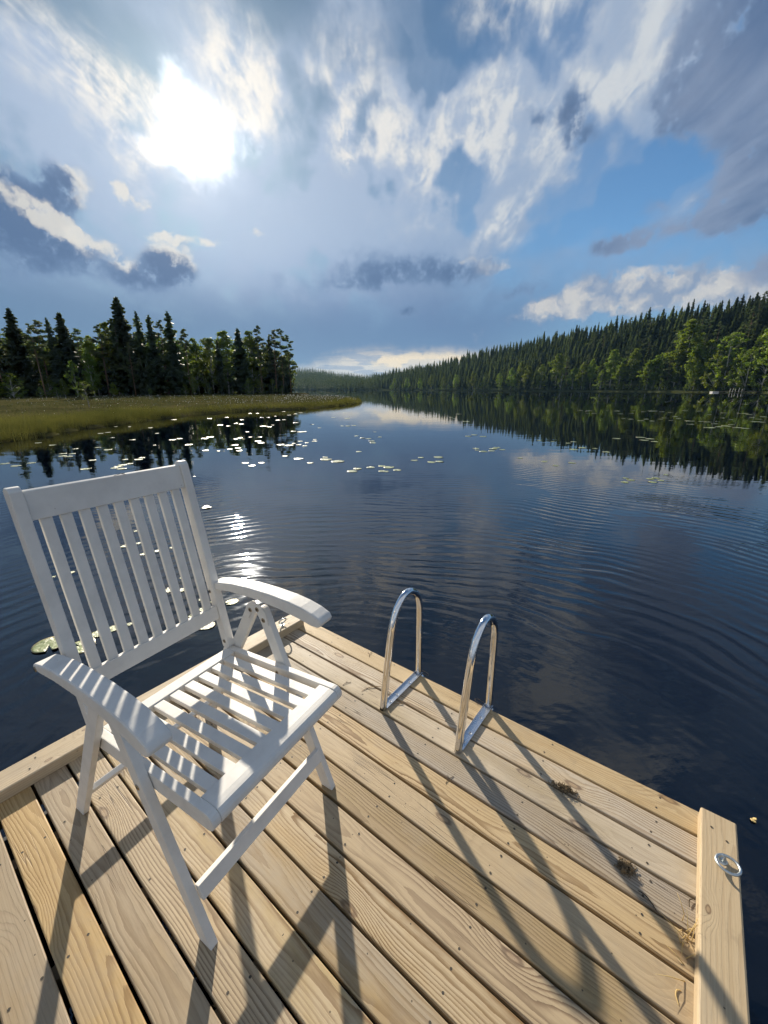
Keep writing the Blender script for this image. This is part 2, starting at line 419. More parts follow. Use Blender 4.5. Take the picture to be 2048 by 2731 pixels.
    vcol = k.mix(k.ss(el, 8, 30), lin((136, 160, 190)), lin((164, 180, 202)))
    vcol = k.mix(near, vcol, lin((178, 194, 218)))
    col = k.mix(k.m('MULTIPLY', vm, 0.88), col, vcol)
    # bright sunlit cirrus
    bri = field(AW, [(-31, 27.0, 15, 4.5, -22, 0.85), (-26, 23, 8, 6, -30, 0.7), (-17, 30, 7, 5.0, 0, 1.1), (-12, 27.5, 9, 4, 10, 0.95), (-3, 29.5, 7, 7, 80, 1.0), (4, 26.5, 14, 4.0, 6, 1.25), (12, 29.5, 8, 3.2, 40, 0.9),
                     (14, 25.5, 16, 4.6, 14, 1.1), (23, 26.5, 8, 3.0, 20, 0.9), (18, 20.6, 10, 2.2, 27, 1.25), (14, 16.6, 7, 2.6, 12, 0.85), (19, 32, 4, 4.2, 70, 1.1), (27.5, 31, 4, 4.5, 80, 1.1), (33.5, 17.0, 3.2, 1.4, 28, 0.8),
                     (7, 22.5, 12, 5.5, 24, 0.75), (28, 37, 13, 4.2, -24, 1.5), (38, 42.5, 13, 4.0, -28, 1.4), (50, 48, 12, 4, -30, 1.1), (13, 34, 9, 4, 0, 0.9), (-20, 42, 12, 5, 10, 0.6)])
    fil = k.m('ADD', k.m('MULTIPLY', k.ss(streak, 0.36, 0.66), 0.85), k.m('MULTIPLY', k.ss(k.noise(A, 0.42, 6, 0.66), 0.32, 0.70), 0.60))
    bm_ = k.ss(k.m('MULTIPLY', k.m('MINIMUM', bri, 1.25), k.m('ADD', 0.10, fil)), 0.02, 1.10)
    bcol = k.mix(near, lin((206, 211, 216)), lin((246, 240, 230)))
    col = k.mix(k.m('MULTIPLY', bm_, 0.95), col, bcol)
    # ---------- C storm blue haze low over the lake
    low = k.m('MULTIPLY', k.ss(k.m('ADD', k.sep(AC)[1], k.m('MULTIPLY', k.m('SUBTRACT', streak2, 0.5), 6.0)), 18.0, 7.5), k.m('MAXIMUM', k.ss(k.m('ABSOLUTE', k.m('ADD', az, 16.0)), 60.0, 26.0), k.ss(el, 10.0, 4.0)))
    lcol = k.mix(k.ss(k.m('ADD', az, k.m('MULTIPLY', fluff, 8.0)), -42.0, 8.0), lin((96, 124, 158)), lin((99, 127, 165)))
    lcol = k.mix(k.m('MULTIPLY', near, k.ss(el, 6, 17)), lcol, lin((168, 186, 216)))
    col = k.mix(k.m('MULTIPLY', low, 0.9), col, lcol)
    # warm opening on the horizon
    opn = k.m('ADD', field(k.v('ADD', A, k.v('SCALE', w2, scale=0.35)), [(1.5, 1.8, 15, 5.0, 0, 1.2), (11, 2.6, 14, 4.0, 8, 0.6), (-9, 0.5, 11, 3.0, 0, 0.8)]), 0.0)
    om = k.m('MULTIPLY', k.ss(opn, 0.10, 0.75), k.ss(el, 6.5, 3.6))
    ocol = k.mix(k.ss(el, 1.0, 5.0), lin((206, 208, 206)), lin((236, 222, 198)))
    hz = k.noise(k.v('MULTIPLY', A, (0.16, 1.3, 1.0)), 1.0, 4, 0.55)
    ocol = k.mix(k.m('MULTIPLY', k.ss(hz, 0.48, 0.62), 0.7), ocol, lin((150, 166, 186)))
    om2 = k.m('MULTIPLY', k.ss(field(AC, [(4, 4.0, 5.5, 0.9, 3), (9, 3.9, 7, 0.6, 0), (0.5, 3.4, 4, 0.7, 5, 0.8)]), 0.1, 0.6), 0.9)
    ocol = k.mix(om2, ocol, lin((252, 232, 196)))
    col = k.mix(k.m('MULTIPLY', om, 0.92), col, ocol)
    # ---------- D low bright cumulus bank on the right
    bank = field(AC, [(29, 10.6, 13, 2.6, 4, 1.2), (36, 9.2, 12, 2.4, 2, 1.0), (22, 8.8, 8, 1.6, 0, 0.7), (13.5, 13.8, 4, 1.5, 0, 0.8)])
    bk = k.ss(k.m('ADD', bank, k.m('MULTIPLY', k.m('SUBTRACT', fluff, 0.5), 1.0)), 0.16, 0.62)
    shade = k.ss(k.noise(k.v('ADD', AC, (0, 0.8, 0)), 0.33, 5, 0.6), 0.34, 0.68)
    col = k.mix(k.m('MULTIPLY', bk, 0.85), col, k.mix(shade, lin((140, 156, 180)), lin((212, 208, 202))))
    # ---------- E dark cumulus with lit rims
    DK = [(-38.5, 17.3, 6.5, 3.6, 0, 1.3), (-33.6, 18.6, 3.0, 2.6, 0, 1.2), (-43, 13.5, 11, 5.5, 0, 1.1), (-34.5, 13.2, 8, 3.4, -14, 0.9), (-24.8, 13.6, 3.8, 2.8, 0, 1.25), (-27.5, 11.5, 5, 3.2, 0, 0.9),
          (20.4, 26.3, 2.6, 3.0, 20, 1.25), (17.0, 26.6, 2.0, 1.2, 0, 0.75), (22.5, 24.4, 2.6, 1.6, 0, 0.7), (2.5, 14.2, 12, 3.2, -3, 0.72), (9.5, 13.6, 6, 2.4, 0, 0.75), (3.0, 9.6, 3.0, 1.3, 0, 1.0), (-6, 12.6, 13, 2.2, 4, 0.6), (16, 11.2, 9, 1.8, 5, 0.6),
          (26.3, 14.9, 4.2, 1.5, 3, 1.15), (33, 15.4, 9, 1.6, 4, 0.7), (30, 17.6, 4, 1.6, 0, 0.5), (33.5, 27.5, 8, 6.5, 0, 1.05), (40, 27, 12, 8.5, 0, 1.2), (30.5, 24.5, 4, 3, 0, 0.6), (37.2, 17.4, 5.0, 4.2, 0, 1.5), (38, 21.8, 6, 3.4, 0, 1.0), (41, 10.8, 4.5, 3, 0, 1.1),
          (-13, 10, 9, 2, 0, 0.35), (44, 34, 14, 7, -10, 0.9), (33, 32, 6, 3.5, 0, 0.5)]
    dens = k.m('ADD', field(AC, DK), k.m('MULTIPLY', k.m('SUBTRACT', fluff, 0.5), 0.55))
    dens2 = k.m('ADD', field(k.v('ADD', AC, k.v('SCALE', k.v('NORMALIZE', k.v('SUBTRACT', (SUN_AZ, SUN_EL, 0.0), A)), scale=1.3)), DK[:10]),
                k.m('MULTIPLY', k.m('SUBTRACT', k.noise(k.v('ADD', AW, (0.9, 0.9, 0.0)), 0.20, 6, 0.62), 0.5), 0.7))
    dm = k.ss(dens, 0.10, 0.72)
    rim = k.m('MULTIPLY', k.m('MULTIPLY', k.ss(az, -14.0, -22.0), k.ss(k.m('SUBTRACT', dens, dens2), 0.02, 0.40)), k.ss(dens2, 0.55, 0.05))
    dcol = k.mix(k.ss(dens, 0.25, 1.1), lin((118, 144, 178)), lin((82, 108, 146)))
    dcol = k.mix(k.m('MULTIPLY', k.ss(az, 20.0, 32.0), k.ss(streak2, 0.35, 0.65)), dcol, lin((136, 152, 178)))
    dcol = k.mix(k.m('MULTIPLY', rim, k.ss(ang, 40.0, 16.0)), dcol, lin((226, 222, 214)))
    col = k.mix(k.m('MULTIPLY', dm, k.ss(ang, 3.0, 11.0, 0.0, 0.93)), col, dcol)
    # lit cumulus slope under the left cloud, small lit puffs
    lit = field(AC, [(-36.5, 16.2, 5.5, 1.6, -30, 1.1), (-33, 14.7, 5.5, 1.3, -22, 1.1), (-28.8, 19.0, 1.6, 1.7, 0, 1.2), (-26.9, 18.4, 1.3, 1.0, 0, 0.9), (-25, 15.8, 3.6, 0.9, 4, 1.2), (-20.5, 16.0, 2.6, 0.9, 0, 0.8), (-15.2, 16.9, 2.0, 0.9, 10, 0.8), (11, 14.9, 3.5, 0.9, 0, 0.7)])
    lm = k.ss(k.m('ADD', lit, k.m('MULTIPLY', k.m('SUBTRACT', k.noise(AC, 0.55, 5, 0.65), 0.5), 1.0)), 0.25, 0.8)
    col = k.mix(k.m('MULTIPLY', lm, 0.8), col, k.mix(near, lin((206, 206, 204)), lin((232, 226, 214))))
    # dark wisps in front of the glare
    # ---------- F the sun burning through thin cloud
    cl = k.noise(AW, 0.16, 5, 0.6)
    A2 = k.v('ADD', A, k.v('SCALE', w2, scale=0.55))
    lobe = k.m('ADD', blob(A2, -13.6, 24.6, 3.4, 3.0), k.m('ADD', blob(A2, -22.4, 27.6, 2.6, 3.4), blob(A2, -26, 22.6, 3.2, 1.6)))
    aw = k.m('SUBTRACT', k.m('ADD', ang, k.m('MULTIPLY', k.m('SUBTRACT', cl, 0.5), 6.0)), k.m('MULTIPLY', lobe, 2.9))
    core = k.ss(aw, 4.4, -0.8)
    halo = k.m('POWER', 2.718, k.m('MULTIPLY', aw, -1 / 4.0))
    wide = k.m('POWER', 2.718, k.m('MULTIPLY', ang, -1 / 13.0))
    hot = k.m('POWER', 2.718, k.m('MULTIPLY', k.m('MULTIPLY', ang, ang), -1 / 2.2))
    s1 = 1.0 / (2**EXPO) / STR
    glow = k.mix(1.0, (0, 0, 0), k.v('SCALE', (1.0, 0.97, 0.90), scale=k.m('ADD', k.m('MULTIPLY', core, 1.3 * s1), k.m('ADD', k.m('MULTIPLY', halo, 0.42 * s1), k.m('MULTIPLY', hot, 14 * s1)))), 'ADD')
    glow = k.v('ADD', glow, k.v('SCALE', (0.95, 0.97, 1.0), scale=k.m('MULTIPLY', wide, 0.07 * s1)))
    col = k.v('ADD', col, glow)
    # ---------- G bright clouds added unseen behind the viewer to lift the chair's shaded side
    rear_fill = k.m('MULTIPLY', k.ss(y, 0.12, -0.35), k.ss(k.noise(P, 1.1, 4, 0.55), 0.28, 0.52))
    col = k.mix(k.m('MULTIPLY', rear_fill, 0.9), col, k.v('SCALE', lin((222, 230, 240)), scale=0.68))
    # below the horizon (only ever hidden behind land and water)
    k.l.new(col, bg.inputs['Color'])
    return k
SKYTINT = (0.62, 0.92, 1.12)
build_sky()

# ------------------------------------------------------------------ water
def water_material():
    m, k, b = material('lake_water')
    pos = k.node('ShaderNodeNewGeometry').outputs['Position']
    s = k.sep(pos)
    b.inputs['Base Color'].default_value = (0.0008, 0.0022, 0.006, 1)
    b.inputs['Roughness'].default_value = 0.015
    b.inputs['IOR'].default_value = 1.52
    b.inputs['Specular IOR Level'].default_value = 0.6
    # rings that run out from the rocking dock
    c = k.v('SUBTRACT', pos, (-0.2, 1.0, WATER))
    wob = k.noise(pos, 0.35, 3, 0.5)
    dist = k.m('ADD', k.v('LENGTH', c), k.m('MULTIPLY', k.m('SUBTRACT', wob, 0.5), 1.3))
    ring = k.m('SINE', k.m('MULTIPLY', dist, 2 * math.pi / 0.20))
    ring2 = k.m('SINE', k.m('ADD', k.m('MULTIPLY', dist, 2 * math.pi / 0.105), k.m('MULTIPLY', wob, 9.0)))
    patch = k.noise(pos, 0.62, 4, 0.6)
    fade = k.m('MULTIPLY', k.ss(dist, 1.6, 3.2), k.ss(dist, 13.0, 5.0))
    amp1 = k.m('MULTIPLY', fade, k.lin(patch, 0.38, 0.62, 0.05, 1.15))
    amp2 = k.m('MULTIPLY', k.m('MULTIPLY', k.ss(dist, 1.2, 2.2), k.ss(dist, 6.5, 3.5)), k.lin(patch, 0.4, 0.65, 0.15, 1.0))
    c3 = k.v('SUBTRACT', pos, (-1.7, 3.6, WATER))
    d3 = k.m('ADD', k.v('LENGTH', c3), k.m('MULTIPLY', k.m('SUBTRACT', wob, 0.5), 0.4))
    ring3 = k.m('MULTIPLY', k.m('SINE', k.m('MULTIPLY', d3, 2 * math.pi / 0.2)), k.m('MULTIPLY', k.ss(d3, 2.6, 0.6), 0.7))
    rip = k.noise(k.v('MULTIPLY', pos, (1.0, 2.2, 1.0)), 1.3, 3, 0.55)
    rip2 = k.noise(k.v('MULTIPLY', pos, (1.0, 3.0, 1.0)), 0.45, 3, 0.5)
    cd = k.v('LENGTH', k.v('SUBTRACT', pos, (0, 0, WATER)))
    nearf = k.ss(cd, 14.0, 3.0)
    farf = k.ss(cd, 120.0, 20.0)
    fine = k.noise(k.v('MULTIPLY', pos, (1.0, 1.8, 1.0)), 7.0, 3, 0.55)
    h = k.m('ADD', k.m('MULTIPLY', ring, k.m('MULTIPLY', amp1, 0.0020)), k.m('MULTIPLY', ring2, k.m('MULTIPLY', amp2, 0.0006)))
    h = k.m('ADD', h, k.m('MULTIPLY', ring3, 0.0006))
    h = k.m('ADD', h, k.m('MULTIPLY', rip, k.m('MULTIPLY', nearf, 0.006)))
    h = k.m('ADD', h, k.m('MULTIPLY', fine, k.m('MULTIPLY', k.m('MULTIPLY', nearf, patch), 0.0018)))
    h = k.m('ADD', h, k.m('MULTIPLY', rip2, k.m('MULTIPLY', farf, 0.0035)))
    bp = k.node('ShaderNodeBump'); bp.inputs['Strength'].default_value = 1.0; bp.inputs['Distance'].default_value = 1.0
    k.put(bp.inputs['Height'], h); k.put(b.inputs['Normal'], bp.outputs[0])
    return m
wv = [(-4200, -4200, WATER), (4200, -4200, WATER), (4200, 4200, WATER), (-4200, 4200, WATER)]
lake = tag(link('lake_water', mesh_np('lake_water', wv, [(0, 1, 2, 3)], water_material())), kind='structure')
# ------------------------------------------------------------------ land
rng = np.random.default_rng(7)
random.seed(7)
CP, SP = math.cos(R(17.067)), math.sin(R(17.067))
def tan_az(X): return (X - 1024) / 1070 * CP            # bearing of a far thing
SH_X = [500, 800, 990, 1100, 1250, 1400, 1600, 1800, 2048, 2300, 2700]
SH_D = [900, 820, 700, 600, 500, 420, 340, 280, 225, 170, 110]   # shore distance along each bearing
RG_X = [500, 790, 840, 900, 985, 1050, 1173, 1296, 1420, 1543, 1667, 1790, 1913, 2048, 2300, 2700]
RG_E = [58, 56, 55, 45, 38, 56, 80, 109, 138, 158, 185, 207, 225, 249, 280, 300]   # skyline height / 1070
def shore(X): return float(np.interp(X, SH_X, SH_D))
def ridge_d(X): return shore(X) + float(np.interp(X, [500, 950, 1050, 1600, 2048, 2700], [700, 600, 190, 150, 125, 100]))
def ridge_z(X):
    d = ridge_d(X); return d * float(np.interp(X, RG_X, RG_E)) / 1070 + 1.6 - (24 if X > 1000 else 20)
def land_z(X, d):
    s, r = shore(X), ridge_d(X); rz = max(ridge_z(X), 1.0)
    if d <= s: return WATER - 0.5 + 0.5 * max(0, (d - s + 8) / 8)
    t = (d - s) / (r - s)
    base = 0.15 + 0.03 * (d - s)
    if t <= 1: return min(base, 1.2) + (rz - 1.2) * (t ** 1.15)
    return rz + (t - 1) * 6
ground_m = simple('forest_floor', (0.035, 0.042, 0.02), 0.95, 0, 0.5, 0.05, spec=0.0)
bank_m = simple('shore_sedge', (0.05, 0.056, 0.025), 0.95, 0, 0.3, 0.4, spec=0.0)
Xs = list(range(480, 2760, 20)); rows = [-8, 0, 0.6, 3.5, 7, 14, 25, 45, 75, 110, 150, 200, 300, 450, 700, 1400, 3000]
V, F, MI = [], [], []
for X in Xs:
    for q in rows:
        d = shore(X) + q; ta = tan_az(X)
        V.append((d * ta, d, land_z(X, d) + (0.25 * math.sin(X * 0.9 + q) if q > 10 else 0)))
n = len(rows)
for i in range(len(Xs) - 1):
    for j in range(n - 1):
        F.append((i*n + j, (i+1)*n + j, (i+1)*n + j + 1, i*n + j + 1)); MI.append(1 if j == 1 else 0)
tag(link('hillside', mesh_np('hillside', V, F, [ground_m, bank_m], MI, True)), kind='structure')

# the bog on the left
BOG = np.array([(-15.0, 14.0), (-15.4, 16.3), (-15.3, 17.4), (-16.0, 19.8), (-16.5, 22.6), (-15.9, 25.7), (-16.2, 29.3), (-16.0, 33.0), (-15.0, 36.1), (-13.4, 39.1), (-10.7, 41.7), (-8.3, 43.6), (-6.6, 49.0), (-4.6, 56.0), (-3.5, 63.0),
                (-4.6, 74), (-8.7, 88), (-14, 98), (-21, 118), (-27, 140), (-30, 168), (-60, 215), (-140, 230), (-230, 200), (-230, 4), (-30, 7), (-18, 11)])
def poly_sd(P):
    """signed distance, positive inside BOG"""
    A = BOG; B = np.roll(BOG, -1, 0)
    best = np.full(len(P), 1e9); inside = np.zeros(len(P), bool)
    for a, b in zip(A, B):
        e = b - a; w = P - a
        t = np.clip((w @ e) / (e @ e), 0, 1)
        best = np.minimum(best, np.hypot(*(w - t[:, None] * e).T))
        c = (a[1] > P[:, 1]) != (b[1] > P[:, 1])
        with np.errstate(divide='ignore', invalid='ignore'):
            inside ^= c & (P[:, 0] < (b[0] - a[0]) * (P[:, 1] - a[1]) / (b[1] - a[1] + 1e-12) + a[0])
    return np.where(inside, best, -best)
def wavy(P, s, sd):
    r = np.random.default_rng(sd); out = np.zeros(len(P))
    for i in range(7):
        k = r.normal(size=2) / s * (1 + 0.6 * i); out += np.sin(P @ k + r.uniform(0, 6.3)) / (1 + i * 0.5)
    return out / 3
def bog_z(P):
    sd = poly_sd(P) + 0.75 * wavy(P, 1.0, 3) + 0.25 * wavy(P, 0.35, 8)
    e = np.clip(sd / 1.1, -1, 1)
    rise = 0.24 * np.clip((P[:, 1] - 20) / 60, 0, 1)
    return WATER + np.where(e > 0, 0.05 + 0.17 * np.sqrt(np.maximum(e, 0)), 0.3 * e) + np.where(sd > 0, (rise + 0.05 * wavy(P, 0.7, 5) + 0.07 * wavy(P, 3.0, 6)) * np.clip(sd / 2, 0, 1), 0)
def bog_grid(x0, x1, y0, y1, st):
    nx, ny = int((x1 - x0) / st) + 1, int((y1 - y0) / st) + 1
    gx, gy = np.meshgrid(np.linspace(x0, x1, nx), np.linspace(y0, y1, ny))
    P = np.stack([gx.ravel(), gy.ravel()], 1); z = bog_z(P); sd = poly_sd(P)
    idx = np.arange(nx * ny).reshape(ny, nx)
    Fq = np.stack([idx[:-1, :-1], idx[:-1, 1:], idx[1:, 1:], idx[1:, :-1]], -1).reshape(-1, 4)
    keep = (sd[Fq] > -0.9).any(1); Fq = Fq[keep]
    u, inv = np.unique(Fq, return_inverse=True)
    return np.column_stack([P[u], z[u]]), inv.reshape(-1, 4)
V1, F1 = bog_grid(-60, -2, 6, 100, 0.45)
V2, F2 = bog_grid(-231, -60, 3, 232, 3.0); V3, F3 = bog_grid(-60, -2, 100, 232, 1.5)
bogV = np.vstack([V1, V2, V3]); bogF = np.vstack([F1, F2 + len(V1), F3 + len(V1) + len(V2)])
bog_m, kk, bb = material('bog_turf')
pp = kk.node('ShaderNodeNewGeometry').outputs['Position']
n1 = kk.noise(pp, 0.25, 4, 0.6); n2 = kk.noise(pp, 3.5, 5, 0.65)
cc = kk.ramp(kk.m('ADD', kk.m('MULTIPLY', n1, 0.6), kk.m('MULTIPLY', n2, 0.4)), [(0.36, (0.035, 0.032, 0.015)), (0.5, (0.062, 0.060, 0.025)), (0.64, (0.10, 0.082, 0.040))])
kk.put(bb.inputs['Base Color'], cc); bb.inputs['Roughness'].default_value = 0.95; bb.inputs['Specular IOR Level'].default_value = 0.0
tag(link('bog_ground', mesh_np('bog_ground', bogV, bogF, bog_m, None, True)), kind='structure')

# sedge, shore reeds and cotton grass: uncountable
def scatter(n, x0, x1, y0, y1, lo, hi, bias=1.0):
    out = np.zeros((0, 2))
    while len(out) < n:
        q = rng.uniform(0, 1, (n * 2, 1)) ** bias
        P = np.column_stack([rng.uniform(x0, x1, n * 2), y0 + (y1 - y0) * q[:, 0]])
        sd = poly_sd(P); P = P[(sd > lo) & (sd < hi) & (np.abs(P[:, 0]) < P[:, 1] * 1.15 + 3)]
        out = np.vstack([out, P])
    return out[:n]
def blades(P, h0, h1, w, lean=0.35, per=3):
    P = np.repeat(P, per, 0) + rng.normal(0, 0.05, (len(P) * per, 2)); n = len(P)
    z = bog_z(P); h = rng.uniform(h0, h1, n); a = rng.uniform(0, 2*np.pi, n); b = rng.uniform(0, 2*np.pi, n)
    ln = rng.normal(0, lean, n) * h
    s = np.stack([np.cos(a), np.sin(a)], 1) * (w * (0.6 + P[:, 1:2] / 60))
    base = np.column_stack([P, z - 0.03]); tip = np.column_stack([P + np.stack([np.cos(b), np.sin(b)], 1) * ln[:, None], z + h])
    A_ = base.copy(); A_[:, :2] -= s / 2; B_ = base.copy(); B_[:, :2] += s / 2
    Vv = np.stack([A_, B_, tip], 1).reshape(-1, 3)
    return Vv, np.arange(len(Vv)).reshape(-1, 3)
def blade_object(name, bv, mat, lab):
    Vs, Fs, o_ = [], [], 0
    for a_, f_ in bv: Vs.append(a_); Fs.append(f_ + o_); o_ += len(a_)
    tag(link(name, mesh_np(name, np.vstack(Vs), np.vstack(Fs), mat)), lab, 'grass', kind='stuff')
bv = [blades(scatter(9000, -45, -3, 12, 100, 0.1, 60, 1.5), 0.10, 0.30, 0.020),
      blades(scatter(2500, -110, -30, 60, 140, 0.3, 90), 0.12, 0.3, 0.03)]
blade_object('bog_grass', bv, M['grass'], 'dull olive grass covering the bog between shore and wood')
bv = [blades(scatter(5200, -40, -3, 12, 70, -0.25, 2.2, 1.4), 0.22, 0.55, 0.016, 0.25), blades(scatter(4600, -30, -12, 12, 32, -0.3, 4.0), 0.30, 0.65, 0.014, 0.22, 4)]
blade_object('shore_sedge', bv, M['sedge'], 'yellow green sedge standing along the water edge of the bog')
P = np.vstack([scatter(520, -60, -3, 22, 90, 0.6, 60, 0.9), scatter(420, -25, -3, 45, 95, 0.4, 12)])
z = bog_z(P) + rng.uniform(0.18, 0.42, len(P)); s = 0.012 + 0.00048 * P[:, 1] * rng.uniform(0.6, 1.5, len(P))
oc = np.array([(1, 0, 0), (-1, 0, 0), (0, 1, 0), (0, -1, 0), (0, 0, 1.2), (0, 0, -1.0)])
Vc = (np.column_stack([P, z])[:, None, :] + oc[None] * s[:, None, None] + rng.normal(0, 0.006, (len(P), 6, 3))).reshape(-1, 3)
of = np.array([(0, 2, 4), (2, 1, 4), (1, 3, 4), (3, 0, 4), (2, 0, 5), (1, 2, 5), (3, 1, 5), (0, 3, 5)])
Fc = (np.arange(len(P))[:, None, None] * 6 + of[None]).reshape(-1, 3)
tag(link('cotton_grass', mesh_np('cotton_grass', Vc, Fc, M['cotton'])), 'white fluffy cotton grass heads dotted over the bog', 'cotton grass', kind='stuff')

# ------------------------------------------------------------------ trees
def quads(C, A, B):
    """one quad per centre C with half axes A, B"""
    return np.stack([C - A - B, C + A - B, C + A + B, C - A + B], 1).reshape(-1, 3)
def unit(v): return v / np.maximum(np.linalg.norm(v, axis=-1, keepdims=True), 1e-9)
def tri_cards(C, size, r, flat=0.0):
    """irregular leaf clusters: one skewed quad each"""
    n = len(C); N_ = unit(r.normal(size=(n, 3)) + np.array([0, 0, flat]))
    A = unit(np.cross(N_, r.normal(size=(n, 3)))); B = np.cross(N_, A)
    sz = size * r.uniform(0.6, 1.4, (n, 1))
    q = quads(C, A * sz * 0.5, B * sz * 0.36).reshape(n, 4, 3)
    q += r.normal(0, 1, q.shape) * sz[:, None] * 0.13
    return q.reshape(-1, 3)
def trunk_mesh(name, h, r0, mat, r, top=0.96, lean=0.02, limbs=()):
    bm = bmesh.new()
    k = 7; lx, ly = r.normal(0, lean, 2)
    pts = [(lx * h * (i/k)**2 * 3, ly * h * (i/k)**2 * 3, h * top * i / k - (0.4 if i == 0 else 0)) for i in range(k + 1)]
    tube(bm, pts, [r0 * (1 - 0.93 * i / k) + 0.012 for i in range(k + 1)], 7)
    for (a, b, rr) in limbs: tube(bm, [a, tuple((np.array(a) + np.array(b)) / 2 + np.array([0, 0, 0.12])), b], [rr, rr * 0.7, rr * 0.3], 5, caps=False)
    return bm_mesh(name, bm, mat)
def spruce_crown(seed, h, Rb, start=0.05, gap=0.42, dens=1.0, ragged=0.25, droop=0.35):
    r = np.random.default_rng(seed); out = []
    z = h * start
    side = r.uniform(0.75, 1.2, 8)
    while z < h * 0.985:
        t = (z - h * start) / (h * (1 - start)); L0 = Rb * (1 - t) ** 0.72 * (0.9 + 0.2 * math.sin(z * 2.1 + seed)) * min(1, 0.45 + t * 5) + 0.10
        nb = max(4, int(9 * dens * (1 - 0.4 * t)))
        for b in range(nb):
            a = 2*np.pi * (b + r.uniform(-0.45, 0.45)) / nb + z * 1.7
            L = L0 * r.uniform(1 - ragged * 1.6, 1 + ragged) * side[int((a % (2*np.pi)) / (2*np.pi) * 8) % 8]
            if r.uniform() < 0.10: continue
            m = max(2, int(L / 0.30)); f = (np.arange(m) + 0.6) / m
            dz = -droop * L * f ** 1.2 + 0.20 * L * np.maximum(0, f - 0.7) + 0.35 * t * L * f
            d = np.array([math.cos(a), math.sin(a), 0]); sd = np.array([-d[1], d[0], 0])
            C = d[None] * (L * f)[:, None]; C[:, 2] = z + dz + r.normal(0, 0.05, m)
            wdt = (0.16 + 0.20 * L * (1 - np.abs(f - 0.45))) * r.uniform(0.7, 1.3, m)
            ax = np.repeat((d + [0, 0, -droop * 0.8])[None], m, 0) * (L / m * 0.75)
            ax += r.normal(0, 0.05, ax.shape)
            bx = sd[None] * wdt[:, None] + np.stack([r.normal(0, .05, m), r.normal(0, .05, m), r.normal(-0.03, .12, m)], 1)
            out.append(quads(C, ax, bx))
            bx2 = np.stack([sd[0] * wdt * 0.45, sd[1] * wdt * 0.45, np.full(m, 0.15) + 0.08 * L * r.uniform(0.5, 1.2, m)], 1)
            C2 = C + sd[None] * r.normal(0, 0.12, (m, 1)) * L; C2[:, 2] -= 0.10 + 0.05 * L
            out.append(quads(C2, ax * 0.8, bx2 * 0.7))
        z += gap * r.uniform(0.75, 1.25) * (1 - 0.35 * t)
    # leader
    C = np.array([[0, 0, h * 0.985], [0, 0, h * 0.97]]); out.append(quads(C, np.array([[0.05, 0, 0], [0, 0.06, 0]]), np.array([[0, 0, 0.22], [0, 0, 0.22]])))
    return np.vstack(out)
def clumps(centres, radii, per, size, r, squash=0.6, flat=0.3):
    out = []
    for c, rad in zip(centres, radii):
        n = max(6, int(per * rad * rad))
        u = unit(r.normal(size=(n, 3))) * (r.uniform(0, 1, (n, 1)) ** 0.45) * rad
        u[:, 2] *= squash
        out.append(tri_cards(np.array(c) + u, size, r, flat))
    return np.vstack(out)
def crown_obj_mesh(name, Vq, mat): return mesh_np(name, Vq, np.arange(len(Vq)).reshape(-1, 4), mat)

def make_spruce(i, h, Rb, **kw):
    return (trunk_mesh('spruce_trunk', h, 0.012 * h, M['bark'], np.random.default_rng(i), 0.99, 0.004), crown_obj_mesh('spruce_crown', spruce_crown(i, h, Rb, **kw), M['spruce']))
def make_pine(i, h, bare=0.45, wide=0.16, nl=26):
    r = np.random.default_rng(100 + i); C, RR, limbs = [], [], []
    for q in range(nl):
        t = bare + (1 - bare) * (q + r.uniform(0, 1)) / nl; a = r.uniform(0, 2*np.pi) if q % 2 else q * 2.4
        L = h * wide * (0.55 + 0.6 * math.sin(math.pi * min(1, (t - bare) / (1 - bare) * 0.85 + 0.12))) * r.uniform(0.5, 1.2) * (1.12 - 0.75 * (t - bare) / (1 - bare))
        p = np.array([math.cos(a) * L, math.sin(a) * L, t * h + L * 0.12]); limbs.append(((0, 0, t * h - 0.1), tuple(p), 0.03 + 0.008 * L))
        for f in (1.0, 0.62):
            C.append(p * [f, f, 1] + [0, 0, r.normal(0, .12)]); RR.append((0.42 + 0.26 * L) * r.uniform(0.75, 1.15) * (1 if f == 1 else 0.8))
    C.append([0, 0, h * 0.985]); RR.append(0.45); C.append([0.1, 0, h * 0.95]); RR.append(0.6)
    for q in range(5):
        t = bare * r.uniform(0.35, 0.95); a = r.uniform(0, 6.3); L = r.uniform(0.5, 1.4)
        limbs.append(((0, 0, t * h), (math.cos(a) * L, math.sin(a) * L, t * h - 0.1 * L), 0.025))
    return (trunk_mesh('pine_trunk', h, 0.011 * h, M['pinebark'], r, 0.97, 0.006, limbs), crown_obj_mesh('pine_crown', clumps(C, RR, 120, 0.26, r, 0.36, 0.7), M['pine']))
